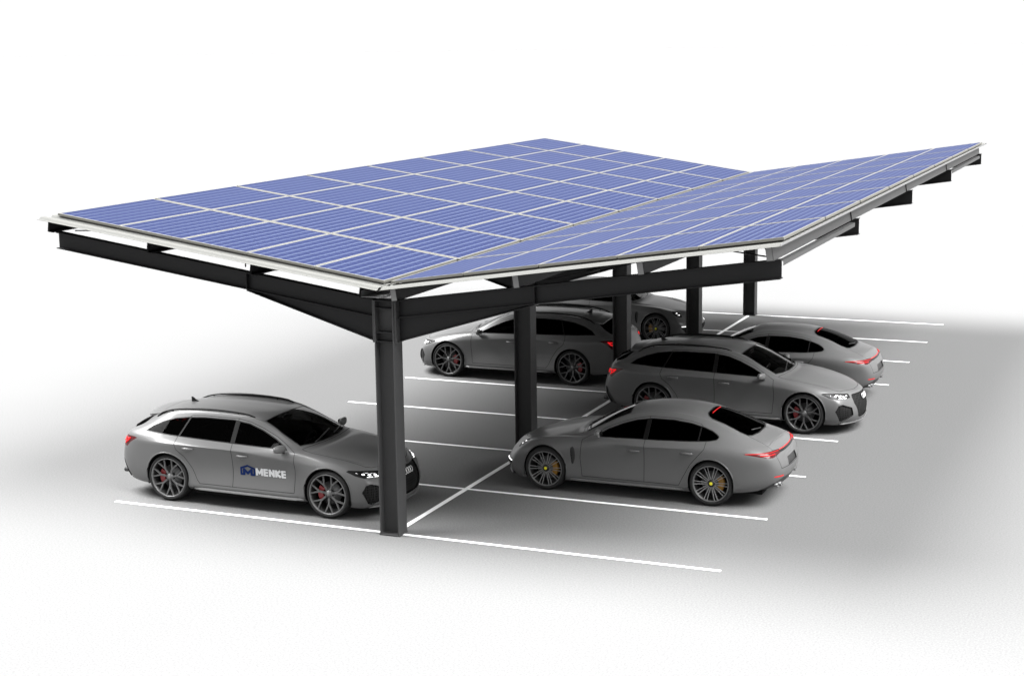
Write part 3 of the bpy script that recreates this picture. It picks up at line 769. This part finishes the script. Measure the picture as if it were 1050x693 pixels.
        if W:
            lamp_bar([(-2.47, .62, .925), (-2.42, .70, .935), (-2.36, .78, .94), (-2.26, .85, .955)], .012)
            lamp_bar([(-2.36, .78, .92), (-2.34, .81, .885), (-2.37, .79, .865)], .013); lamp_bar([(-2.28, .84, .945), (-2.31, .83, .915), (-2.34, .81, .89)], .012); lamp_bar([(-2.44, .70, .915), (-2.42, .74, .885)], .010)
        else:
            lamp_bar([(-2.50, .46, .878), (-2.44, .68, .886), (-2.36, .78, .889), (-2.22, .87, .888), (-2.06, .92, .884)], .0055)
            lamp_bar([(-2.47, .60, .853), (-2.44, .68, .856), (-2.38, .77, .858), (-2.28, .84, .861)], .0085)
        tb.obj('lit_element', M['red'], tl)
        if not W: link('bumper_reflector', B.emit('bumper_reflector', [M['red'], M['gloss']], sg, offset=.001), root)
        # mirror
        mb = MB(); mx, my, mz = (.66, 1.035, 1.05) if W else (.47, 1.03, 1.055)
        secs = [(-.115, .6, .7), (-.10, .85, .9), (-.04, 1.0, 1.0), (.03, .98, .98), (.085, .72, .75), (.11, .3, .35)]; K_ = 14; vs = []
        for yy, sx, sz in secs:
            for k in range(K_):
                a = 2 * PI * k / K_; cx = math.cos(a); cz = math.sin(a)
                vs.append(((mx + .052 * sx * math.copysign(abs(cx) ** .75, cx) - (.03 if cx < 0 else -.01) * 0 - .02 * yy / .1) * S, (my + yy) * sg * S, (mz + .062 * sz * math.copysign(abs(cz) ** .8, cz) + .006 * yy / .1) * S))
        fs = [(i * K_ + k, (i + 1) * K_ + k, (i + 1) * K_ + (k + 1) % K_, i * K_ + (k + 1) % K_) for i in range(len(secs) - 1) for k in range(K_)] + [tuple(range(K_)), tuple(range((len(secs) - 1) * K_, len(secs) * K_))]
        mb.add(vs, fs, smooth=True); mo = mb.obj('mirror', M['paint'], root)
        sm = MB(); q, n = B.side(mx + .03, mz - .085); sm.tube([(q.x * S, (q.y - .01) * sg * S, q.z * S), ((mx + .01) * S, (my - .04) * sg * S, (mz - .055) * S), (mx * S, (my + .01) * sg * S, (mz - .045) * S)], [.022 * S, .02 * S, .03 * S], 8, flat=.55); sm.obj('mirror_foot', M['gloss'], mo)
        gl = MB(); gl.box((mx - .058) * S, (mx - .052) * S, (my - .08) * S if sg > 0 else -(my + .075) * S, (my + .075) * S if sg > 0 else -(my - .08) * S, (mz - .042) * S, (mz + .042) * S); gl.obj('mirror_glass', M['chrome'], mo)
        # wheel wells
        for ax in AXS:
            ww = MB(); seg = 24; r_ = HR + .008; vs = []
            for k in range(seg + 1):
                a = -.35 + (PI + .7) * k / seg
                vs += [((ax + r_ * math.cos(a)) * S, yy * sg * S, (RT + .008 + r_ * math.sin(a)) * S) for yy in (.925, .58)]
            fs = [(2 * k, 2 * k + 1, 2 * k + 3, 2 * k + 2) for k in range(seg)]; fs.append(tuple(2 * k + 1 for k in range(seg + 1)))
            ww.add(vs, fs, smooth=False); ww.obj('wheel_arch_liner', M['matt'], root)
            # flared arch lip following the cut
            pts = []
            for k in range(31):
                a = -.30 + (PI + .60) * k / 30; x = ax + (HR + .004) * math.cos(a); z = RT + .008 + (HR + .004) * math.sin(a)
                q, n = B.side(x, max(z, .235))
                if q: pts.append(((q.x + .0) * S, (q.y - .004) * sg * S, z * S))
            lp = MB(); lp.tube(pts, .011 * S, 6); lp.obj('arch_lip', M['paint'], root)
        # sill blade
        sl = MB(); pr = [(0, .01), (.062, -.012), (.068, -.028), (.0, -.045)]; vs = []; xs = [1.02, .9, .5, 0, -.5, -.85, -.99] if W else [1.03, .9, .5, 0, -.5, -.85, -1.0]
        for i, x in enumerate(xs):
            k = .3 if i in (0, len(xs) - 1) else 1; zb = (.262 if W else .235) + .01 * (i / 6); q, n = B.side(x, zb)
            y0 = q.y if q else .9
            vs += [(x * S, (y0 - .01 + py * k * (1 if W else .55)) * sg * S, (zb + .01 + pz) * S) for py, pz in pr]
        fs = [(i * 4 + j, (i + 1) * 4 + j, (i + 1) * 4 + (j + 1) % 4, i * 4 + (j + 1) % 4) for i in range(len(xs) - 1) for j in range(4)] + [(0, 1, 2, 3), tuple((len(xs) - 1) * 4 + j for j in range(4))]
        sl.add(vs, fs); sl.obj('side_sill', M['paint'], root)
        for ax in AXS:
            wh = wheel(root, style, ax, sg * ((.965 if W else .948) - TW / 2 - .010), sg, RT, TW, S)
            if not W: wh.scale = (1 / FX, 1, 1)
        if W:
            rl = MB(); pts = []
            for k in range(19):
                x = -.02 - 1.86 * k / 18; y = .60 if k < 17 else .595
                q, n = B.top(x, y); lift = .020 * min(1, math.sin(PI * k / 18) * 5) + .004; pts.append(((x) * S, y * sg * S, (q.z + lift) * S))
            rl.tube(pts, [(.014 + .009 * math.sin(PI * k / 18)) * S for k in range(19)], 8, flat=.8)
            for k in (3, 15):
                p = Vector(pts[k]); rl.tube([p, p - Vector((0, 0, .035 * S))], .012 * S, 6)
            rl.obj('roof_rail', M['gloss'], root)
    # underbody, so that nothing shows through from below
    ub = MB(); zb = .17 if W else .165
    ub.box(-2.25 * S, 2.12 * S, -.56 * S, .56 * S, zb * S, (zb + .04) * S); ub.box(-1.02 * S, 1.02 * S, -.88 * S, .88 * S, (zb + .001) * S, (zb + .06) * S); ub.obj('underbody', M['matt'], root)
    if W:
        # roof spoiler, fin aerial, emblem rings, splitter, exhausts, wipers
        sp = MB(); vs = []; nY = 9
        for j in range(nY):
            y = -.56 + 1.12 * j / (nY - 1); q, n = B.top(-1.84, abs(y)); q2, n2 = B.top(-1.94, abs(y)); zt = q.z + .003
            k = 1 - .25 * (abs(y) / .56) ** 3
            for x, z in ((-1.84, zt), (-1.95, zt - .014), (-1.95 - .14 * k, zt - .034), (-1.95 - .14 * k, zt - .056), (-1.96, q2.z - .015)): vs.append((x * S, y * S, z * S))
        fs = [(j * 5 + i, (j + 1) * 5 + i, (j + 1) * 5 + (i + 1) % 5, j * 5 + (i + 1) % 5) for j in range(nY - 1) for i in range(5)] + [(0, 1, 2, 3, 4), tuple((nY - 1) * 5 + i for i in range(5))]
        sp.add(vs, fs, smooth=False); sp.obj('roof_spoiler', M['paint'], root, bevel=.004)
        q, n = B.top(-1.53, 0); fin = MB(); vs = []
        for (dx, dz, h) in ((.08, 0, .012), (.0, .03, .012), (-.055, .075, .005), (-.085, .078, .003), (-.075, .0, .013)):
            vs += [((-1.53 + dx) * S, h * S, (q.z + dz - .004) * S), ((-1.53 + dx) * S, -h * S, (q.z + dz - .004) * S)]
        fin.add(vs, [(0, 2, 4, 6, 8), (9, 7, 5, 3, 1)] + [(2 * i, 2 * i + 1, (2 * i + 3) % 10, (2 * i + 2) % 10) for i in range(5)]); fin.obj('roof_aerial', M['gloss'], root)
        rg_ = MB()
        for i in range(4):
            yc = (i - 1.5) * .068; pts = []
            for k in range(18):
                a = 2 * PI * k / 18; y = yc + .042 * math.cos(a); z = .625 + .042 * math.sin(a); q, n = B.hit((3.2, y, z), (-1, 0, 0)); pts.append(((q.x + .004) * S, y * S, z * S))
            rg_.tube(pts, .0062 * S, 6, closed=True)
        rg_.obj('badge_rings', M['badge'], root)
        spl = MB(); pts = []
        for k in range(25):
            y = -.80 + 1.6 * k / 24; q, n = B.hit((3.2, y, .215), (-1, 0, 0)); pts.append(((q.x + .01) * S, y * S, .20 * S))
        spl.tube(pts, .024 * S, 6, flat=.5); spl.obj('front_splitter', M['paint'], root)
        for sg in (1, -1):
            ex = MB(); vs = []; K_ = 20
            for x, r_ in ((-2.50, .9), (-2.60, 1), (-2.60, .86), (-2.50, .8)): vs += [(x * S, (.52 + .085 * r_ * math.cos(2 * PI * k / K_)) * sg * S, (.335 + .052 * r_ * math.sin(2 * PI * k / K_)) * S) for k in range(K_)]
            ex.add(vs, [(i * K_ + k, (i + 1) * K_ + k, (i + 1) * K_ + (k + 1) % K_, i * K_ + (k + 1) % K_) for i in range(3) for k in range(K_)], smooth=True); ex.obj('tailpipe', M['black'], root)
    else:
        link('light_bar', B.emit('light_bar', [M['red'], M['gloss']], 0, offset=.001), root); link('lamp_strip', B.emit('lamp_strip', [M['gloss'], M['gloss']], 0, offset=-.003), root)
        link('plate_recess', B.emit('plate_recess', [M['black'], M['black']], 0, offset=-.02), tg)
        bl = MB(); pts = []
        for k in range(9):
            y = -.24 + .48 * k / 8; q, n = B.top(-1.30, abs(y)); pts.append(((q + n * .004) * S)); pts[-1].y = y * S
        bl.tube(pts, .0055 * S, 6); bl.obj('high_brake_light', M['red'], tg)
        lp = MB(); pts = []
        for k in range(25):
            y = -.60 + 1.2 * k / 24; x = -2.375 + .03 * (abs(y) / .6) ** 2; q, n = B.top(x, abs(y)); pts.append((x * S, y * S, (q.z + .001) * S))
        lp.tube(pts, [.012 * S * max(.3, math.sin(PI * k / 24) ** .4) for k in range(25)], 6, flat=.7); lp.obj('tail_lip', M['paint'], tg)
        for sg in (1, -1):
            for yy in (.50, .60):
                ex = MB(); K_ = 16; vs = []
                for x, r_ in ((-2.44, .9), (-2.56 + (yy - .5) * .3, 1), (-2.56 + (yy - .5) * .3, .84), (-2.46, .8)): vs += [(x * S, (yy + .042 * r_ * math.cos(2 * PI * k / K_)) * sg * S, (.355 + .036 * r_ * math.sin(2 * PI * k / K_)) * S) for k in range(K_)]
                ex.add(vs, [(i * K_ + k, (i + 1) * K_ + k, (i + 1) * K_ + (k + 1) % K_, i * K_ + (k + 1) % K_) for i in range(3) for k in range(K_)], smooth=True); ex.obj('tailpipe', M['rim'], root)
        wp = MB(); 
        for (xa, ya, xb, yb) in ((-2.06, 0, -1.98, .28),):
            pa, na = B.top(xa, ya); pb, nb = B.top(xb, yb); wp.tube([(pa + na * .012) * S, (pb + nb * .012) * S], .008 * S, 6)
        wp.obj('rear_wiper', M['black'], tg)
        spl = MB(); pts = []
        for k in range(25):
            y = -.76 + 1.52 * k / 24; q, n = B.hit((3.2, y, .215), (-1, 0, 0)); pts.append(((q.x + .005) * S, y * S, .195 * S))
        spl.tube(pts, .024 * S, 6, flat=.5); spl.obj('front_lip', M['black'], root)
    wp = MB()
    for (ya, xb, yb) in ((-.45, .78, .18), (.15, .76, .60)):
        dxw = .085 if W else 0; pa, na = B.top(.885 + dxw, abs(ya)); pb, nb = B.top(xb + dxw, abs(yb)); pa.y = ya; wp.tube([(pa + na * .014) * S, (Vector((pb.x, yb, pb.z)) + nb * .012) * S], .007 * S, 6)
    wp.obj('wiper', M['black'], root)
    # cabin
    rounded_block(.55, 1.0, -.72, .72, .62, .90 if W else .86, S, .05, 0, 'dashboard', M['dash'], root)
    for y in (-.37, .37):
        st = rounded_block(-.42, .12, y - .25, y + .25, .38, .54, S, .05, .05, 'seat', M['seat'], root)
        rounded_block(-.52, -.38, y - .24, y + .24, .50, 1.06 if W else 1.02, S, .05, -.22, 'seat_back', M['seat'], st)
        rounded_block(-.69, -.60, y - .12, y + .12, 1.07 if W else 1.04, 1.24 if W else 1.19, S, .035, -.15, 'head_rest', M['seat'], st)
    st = rounded_block(-1.30, -.80, -.62, .62, .38, .54, S, .05, .05, 'rear_seat', M['seat'], root)
    rounded_block(-1.42, -1.28, -.62, .62, .50, 1.02 if W else .98, S, .05, -.25, 'seat_back', M['seat'], st)
    sw = MB(); pts = []; c = Vector((.40, .37, .86)); u = Vector((0, 1, 0)); v = Vector((.38, 0, .92)).normalized()
    for k in range(20): pts.append((c + u * .18 * math.cos(2 * PI * k / 20) + v * .17 * math.sin(2 * PI * k / 20)) * S)
    sw.tube(pts, .014 * S, 6, closed=True); sw.tube([(c - u * .17) * S, (c + u * .17) * S], .016 * S, 6); sw.tube([c * S, (c + Vector((.25, 0, -.08))) * S], .03 * S, 8); sw.obj('steering_wheel', M['black'], root)
    fl = MB(); fl.box(-2.1 * S, 1.0 * S, -.80 * S, .80 * S, .30 * S, .34 * S); fl.obj('cabin_floor', M['matt'], root)
    q, n = B.top(.13, 0); rv = rounded_block(.20, .23, -.12, .12, q.z - .13, q.z - .07, S, .012, 0, 'rear_view_mirror', M['black'], root)
    B.ref.free()
    if not W: root.scale = (FX, 1, 1)
    return root, B

WROWS = [
 [(2.08,.76,.19),(1.92,.86,.19),(1.465,.90,.21),(1.0,.90,.22),(.72,.90,.225),(.35,.90,.225),(-.02,.90,.225),(-.35,.90,.225),(-.9,.90,.23),(-1.465,.91,.24),(-1.95,.89,.25),(-2.25,.80,.27),(-2.42,.68,.28)],
 [(2.14,.80,.32),(1.95,.915,.33),(1.465,.955,.34),(1.0,.945,.33),(.72,.94,.33),(.35,.94,.33),(-.02,.94,.33),(-.35,.94,.33),(-.9,.945,.335),(-1.465,.965,.35),(-1.95,.93,.38),(-2.28,.84,.40),(-2.46,.72,.42)],
 [(2.13,.83,.52),(1.93,.925,.54),(1.465,.972,.60),(1.0,.95,.60),(.72,.938,.60),(.35,.933,.60),(-.02,.933,.60),(-.35,.933,.60),(-.9,.943,.61),(-1.465,.973,.64),(-1.95,.94,.64),(-2.28,.86,.63),(-2.48,.74,.63)],
 [(2.06,.82,.66),(1.87,.895,.70),(1.465,.95,.78),(1.0,.95,.83),(.72,.948,.85),(.35,.95,.865),(-.02,.95,.875),(-.35,.95,.88),(-.9,.955,.895),(-1.465,.962,.91),(-1.95,.93,.915),(-2.26,.85,.915),(-2.42,.75,.90)],
 [(1.98,.74,.755),(1.80,.82,.81),(1.45,.87,.895),(1.05,.89,.95),(.74,.895,.98),(.38,.905,1.0),(0,.91,1.015),(-.35,.91,1.028),(-.9,.905,1.048),(-1.465,.885,1.068),(-1.95,.84,1.085),(-2.20,.78,1.075),(-2.35,.70,1.05)],
 [(2.04,.60,.775),(1.80,.66,.855),(1.45,.72,.93),(1.08,.77,.98),(.80,.80,1.01),(.42,.735,1.16),(.0,.665,1.305),(-.35,.645,1.375),(-.9,.64,1.385),(-1.465,.63,1.345),(-1.90,.615,1.265),(-2.12,.61,1.18),(-2.32,.60,1.08)],
 [(2.10,.48,.775),(1.82,.52,.86),(1.45,.58,.94),(1.10,.66,.99),(.86,.70,1.02),(.50,.655,1.19),(.08,.59,1.36),(-.35,.565,1.425),(-.9,.56,1.44),(-1.465,.55,1.41),(-1.92,.54,1.345),(-2.15,.53,1.24),(-2.36,.52,1.10)],
 [(2.20,.27,.765),(1.87,.28,.865),(1.47,.30,.95),(1.12,.34,1.0),(.94,.38,1.03),(.58,.35,1.21),(.14,.31,1.39),(-.35,.30,1.452),(-.9,.30,1.465),(-1.465,.29,1.44),(-1.94,.28,1.378),(-2.18,.28,1.26),(-2.39,.28,1.12)],
 [(2.25,0,.755),(1.90,0,.865),(1.48,0,.955),(1.13,0,1.0),(.96,0,1.035),(.60,0,1.215),(.16,0,1.398),(-.35,0,1.46),(-.9,0,1.473),(-1.465,0,1.45),(-1.95,0,1.388),(-2.19,0,1.27),(-2.41,0,1.13)]]
WFRONT = [
 [(2.20,.60,.18),(2.27,.47,.17),(2.33,.27,.16),(2.35,0,.16)],
 [(2.27,.62,.33),(2.33,.48,.33),(2.39,.27,.33),(2.41,0,.33)],
 [(2.24,.64,.52),(2.30,.50,.52),(2.38,.27,.52),(2.40,0,.52)],
 [(2.15,.62,.68),(2.21,.49,.68),(2.31,.27,.68),(2.35,0,.68)]]
WREAR = [
 [(-2.48,.58,.27),(-2.50,.50,.27),(-2.53,.28,.27),(-2.54,0,.27)],
 [(-2.54,.60,.42),(-2.57,.52,.42),(-2.60,.28,.42),(-2.61,0,.42)],
 [(-2.56,.60,.63),(-2.58,.52,.63),(-2.61,.28,.63),(-2.62,0,.63)],
 [(-2.47,.60,.90),(-2.50,.52,.90),(-2.53,.28,.90),(-2.54,0,.90)]]
FROWS = [
 [(2.10,.74,.19),(1.93,.86,.18),(1.475,.90,.19),(1.0,.895,.195),(.72,.895,.195),(.35,.895,.195),(-.02,.895,.195),(-.35,.895,.195),(-.9,.90,.20),(-1.475,.91,.215),(-1.95,.88,.25),(-2.25,.80,.29),(-2.42,.68,.32)],
 [(2.17,.79,.31),(1.97,.90,.31),(1.475,.945,.32),(1.0,.935,.31),(.72,.93,.31),(.35,.93,.31),(-.02,.93,.31),(-.35,.93,.31),(-.9,.94,.315),(-1.475,.962,.35),(-1.95,.94,.38),(-2.28,.85,.42),(-2.47,.72,.44)],
 [(2.13,.815,.48),(1.93,.90,.51),(1.475,.955,.57),(1.0,.935,.57),(.72,.928,.57),(.35,.925,.57),(-.02,.925,.57),(-.35,.928,.57),(-.9,.94,.59),(-1.475,.968,.63),(-1.95,.95,.64),(-2.28,.87,.64),(-2.48,.75,.64)],
 [(2.01,.79,.64),(1.84,.865,.69),(1.475,.925,.76),(1.0,.93,.79),(.72,.932,.80),(.35,.936,.81),(-.02,.938,.82),(-.35,.94,.83),(-.9,.95,.85),(-1.475,.957,.865),(-1.95,.935,.865),(-2.26,.86,.85),(-2.43,.75,.835)],
 [(1.90,.69,.745),(1.75,.75,.80),(1.45,.80,.865),(1.05,.84,.90),(.74,.868,.925),(.38,.88,.945),(0,.885,.96),(-.35,.885,.968),(-.9,.88,.985),(-1.475,.865,1.0),(-1.95,.82,.985),(-2.20,.75,.955),(-2.35,.67,.925)],
 [(1.96,.55,.74),(1.76,.60,.80),(1.45,.66,.86),(1.08,.72,.905),(.80,.77,.945),(.42,.69,1.10),(0,.605,1.255),(-.35,.58,1.32),(-.9,.58,1.315),(-1.42,.60,1.215),(-1.85,.645,1.085),(-2.14,.635,1.0),(-2.33,.56,.955)],
 [(2.02,.43,.735),(1.80,.46,.80),(1.46,.53,.86),(1.10,.63,.92),(.86,.67,.965),(.50,.61,1.14),(.06,.53,1.31),(-.35,.505,1.37),(-.9,.50,1.365),(-1.42,.505,1.275),(-1.85,.51,1.14),(-2.15,.50,1.035),(-2.36,.45,.975)],
 [(2.12,.25,.72),(1.85,.26,.80),(1.47,.28,.875),(1.12,.33,.935),(.94,.36,.98),(.58,.33,1.165),(.12,.28,1.345),(-.35,.27,1.408),(-.9,.27,1.402),(-1.43,.27,1.32),(-1.87,.27,1.175),(-2.17,.26,1.055),(-2.40,.25,.985)],
 [(2.17,0,.705),(1.88,0,.795),(1.48,0,.88),(1.13,0,.94),(.96,0,.985),(.60,0,1.17),(.14,0,1.355),(-.35,0,1.418),(-.9,0,1.413),(-1.44,0,1.33),(-1.88,0,1.185),(-2.18,0,1.06),(-2.42,0,.985)]]
FFRONT = [
 [(2.22,.58,.19),(2.28,.45,.19),(2.34,.26,.19),(2.36,0,.19)],
 [(2.29,.61,.31),(2.35,.47,.31),(2.41,.26,.31),(2.43,0,.31)],
 [(2.25,.62,.47),(2.31,.48,.46),(2.38,.26,.455),(2.40,0,.455)],
 [(2.10,.59,.625),(2.17,.46,.615),(2.26,.26,.605),(2.30,0,.60)]]
FREAR = [
 [(-2.48,.56,.33),(-2.50,.45,.33),(-2.53,.26,.33),(-2.54,0,.33)],
 [(-2.55,.58,.45),(-2.58,.46,.45),(-2.61,.26,.45),(-2.62,0,.45)],
 [(-2.56,.60,.64),(-2.59,.47,.64),(-2.62,.26,.64),(-2.63,0,.64)],
 [(-2.48,.58,.84),(-2.50,.46,.84),(-2.53,.26,.84),(-2.54,0,.84)]]

def shift(rows, r, i, dx=0, dy=0, dz=0, y=None, z=None):
    p = rows[r][i]; rows[r][i] = (p[0] + dx, (p[1] + dy) if y is None else y, (p[2] + dz) if z is None else z)
for r in range(4, 9):
    for i, dx in ((3, .05), (4, .085), (5, .09), (6, .10), (7, .05)): shift(WROWS, r, i, dx * (.4 if i == 3 and r == 4 else 1))
for i, yy, zz in ((6, .675, 1.335), (7, .665, 1.402), (8, .665, 1.414), (9, .655, 1.378), (10, .63, 1.285)): shift(WROWS, 5, i, y=yy, z=zz)
for i in (6, 7, 8, 9): shift(WROWS, 6, i, dy=.01, dz=.005)
for r in (5, 6, 7, 8): shift(WROWS, r, 10, .07); shift(WROWS, r, 11, 0, 0, -.022)
for r, dy in ((1, .012), (2, .016), (3, .014)):
    for i in (2, 9): shift(WROWS, r, i, dy=dy)
    for i in (4, 5, 6, 7, 8): shift(WROWS, r, i, dy={1: .002, 2: -.020, 3: .004}[r])
wagon, WB = make_car('wagon')
coupe, FB = make_car('fastback')
# placements: centre between the axles, heading
cars = [
 ('wagon', (-2.625, 1.22), 0, 'grey estate car with blue and white MENKE lettering on its door'),
 ('wagon', (2.76, 8.72), 0, 'grey estate car in the right row with its nose pointing outwards'),
 ('wagon', (-2.62, 11.27), PI, 'grey estate car in the left row facing outwards behind the second column'),
 ('fastback', (2.525, 3.75), PI, 'grey fastback saloon parked tail outwards nearest the viewer in the right row'),
 ('fastback', (2.50, 11.25), PI, 'grey fastback saloon parked tail outwards behind the right row estate car'),
 ('fastback', (-2.37, 16.25), 0, 'grey fastback saloon at the far end of the left row, lit headlamp showing')]
roots = {}
for i, (st, (x, y), rz, lab) in enumerate(cars):
    src = wagon if st == 'wagon' else coupe
    first = st not in roots
    if first: roots[st] = src; o = src
    else: o = copy_tree(src)
    o.location = (x, y, 0.004); o.rotation_euler = (0, 0, rz)
    tag(o, lab, 'car', 'cars parked under the carport')
# door lettering and house emblem on the right front door of the first estate car only
door = CACHE[('wagon', 'front_door', -1)]
S = .955
bvh = BVHTree.FromPolygons([v.co.copy() for v in door.data.vertices], [tuple(p.vertices) for p in door.data.polygons])
def on_door(me_v, x, z, lift):
    h = bvh.ray_cast(Vector((x, -2, z)), Vector((0, 1, 0)))[0]
    return Vector((x, (h.y if h else -.9) - lift, z))
eb = MB()
def strokes(pts, w, eb=None):
    eb = eb or globals()['eb']
    for (ax_, az), (bx_, bz) in zip(pts, pts[1:]):
        d = Vector((bx_ - ax_, bz - az)); n_ = Vector((-d.y, d.x)).normalized() * w / 2; e_ = d.normalized() * w * .35
        q = [(ax_ - e_.x + n_.x, az - e_.y + n_.y), (bx_ + e_.x + n_.x, bz + e_.y + n_.y), (bx_ + e_.x - n_.x, bz + e_.y - n_.y), (ax_ - e_.x - n_.x, az - e_.y - n_.y)]
        eb.add([on_door(None, a, b, .0025 + .0002 * len(eb.f)) for a, b in q], [(0, 1, 2, 3)])
ex, ez = -.125, .53; W_, H_ = .255, .15
strokes([(ex + .06, ez + .01), (ex + .012, ez + .01), (ex + .012, ez + .105), (ex + W_ / 2, ez + .145), (ex + W_ - .012, ez + .105), (ex + W_ - .012, ez + .01), (ex + W_ - .055, ez + .01)], .030)
strokes([(ex + .062, ez + .012), (ex + .062, ez + .085), (ex + W_ / 2, ez + .03), (ex + W_ - .062, ez + .085), (ex + W_ - .062, ez + .012)], .040)
eb.obj('door_emblem', M['blue'], door)
lt = MB(); hh = .122; zb = .535; xx = .142; sw_ = .037; h2 = sw_ * .5
for ch, wd in (('M', .128), ('E', .086), ('N', .104), ('K', .102), ('E', .086)):
    a, b, c_, d_ = xx + h2, xx + wd - h2, zb + h2, zb + hh - h2
    if ch in 'MNKE': strokes([(a, c_), (a, d_)], sw_, lt)
    if ch == 'M': strokes([(b, c_), (b, d_)], sw_, lt); strokes([(a, d_), ((a + b) / 2, c_ + .02), (b, d_)], sw_ * .8, lt)
    if ch == 'N': strokes([(b, c_), (b, d_)], sw_, lt); strokes([(a, d_), (b, c_)], sw_ * .9, lt)
    if ch == 'E':
        for zz in (c_ - .002, (c_ + d_) / 2, d_ + .002): strokes([(a, zz), (b, zz)], sw_ * .74, lt)
    if ch == 'K': strokes([(a, (c_ + d_) / 2), (b, d_)], sw_, lt); strokes([(a + .006, (c_ + d_) / 2), (b, c_)], sw_, lt)
    xx += wd + .007
lt.obj('lettering', M['pale'], door)

# ------------------------------------------------------------------ light
EXPO = 1.8; E = 2 ** EXPO; LOBE = 29
w = bpy.data.worlds.new('World'); scn.world = w; w.use_nodes = True
nt = w.node_tree; N = nt.nodes; L = nt.links; bg = N['Background']
# a white studio sky with one broad bright area high on the right; the sun lamp is its twin high on the left
TILT = math.radians(34); TILT_R = math.radians(38)
tc = N.new('ShaderNodeTexCoord'); nz = N.new('ShaderNodeVectorMath'); nz.operation = 'NORMALIZE'; L.new(tc.outputs['Generated'], nz.inputs[0])
dt = N.new('ShaderNodeVectorMath'); dt.operation = 'DOT_PRODUCT'; L.new(nz.outputs[0], dt.inputs[0]); dt.inputs[1].default_value = (math.sin(TILT_R), 0, math.cos(TILT_R))
mr = N.new('ShaderNodeMapRange'); mr.interpolation_type = 'SMOOTHSTEP'; mr.inputs['From Min'].default_value = math.cos(math.radians(28)); mr.inputs['From Max'].default_value = math.cos(math.radians(16))
mr.inputs['To Min'].default_value = 1.03 / E; mr.inputs['To Max'].default_value = LOBE / E
L.new(dt.outputs['Value'], mr.inputs['Value']); L.new(mr.outputs[0], bg.inputs['Strength']); bg.inputs['Color'].default_value = (1, 1, 1, 1)
sl = bpy.data.lights.new('sun', 'SUN'); sl.energy = 4.9; sl.angle = math.radians(44)
so = bpy.data.objects.new('sun', sl); COL.objects.link(so); so.location = (0, 0, 30)
so.rotation_euler = Vector((-math.sin(TILT), 0, math.cos(TILT))).to_track_quat('Z', 'Y').to_euler()
# ------------------------------------------------------------------ camera
yaw, pitch, roll = -0.4019, -0.1789, -0.0145
f = Vector((math.sin(yaw), math.cos(yaw), 0)); r = Vector((math.cos(yaw), -math.sin(yaw), 0)); u = Vector((0, 0, 1))
Fw = f * math.cos(pitch) + u * math.sin(pitch); U = u * math.cos(pitch) - f * math.sin(pitch)
Rr = r * math.cos(roll) + U * math.sin(roll); U2 = U * math.cos(roll) - r * math.sin(roll)
cam = bpy.data.cameras.new('camera'); co = bpy.data.objects.new('camera', cam); COL.objects.link(co)
co.matrix_world = Matrix(((Rr.x, U2.x, -Fw.x, 10.2951), (Rr.y, U2.y, -Fw.y, -19.7912), (Rr.z, U2.z, -Fw.z, 6.8385), (0, 0, 0, 1)))
cam.lens = 1653.4356 / 1050 * 36; cam.sensor_width = 36; cam.sensor_fit = 'HORIZONTAL'; cam.clip_end = 10000
scn.camera = co
scn.view_settings.view_transform = 'Standard'; scn.view_settings.look = 'None'; scn.view_settings.exposure = EXPO; scn.view_settings.gamma = 1
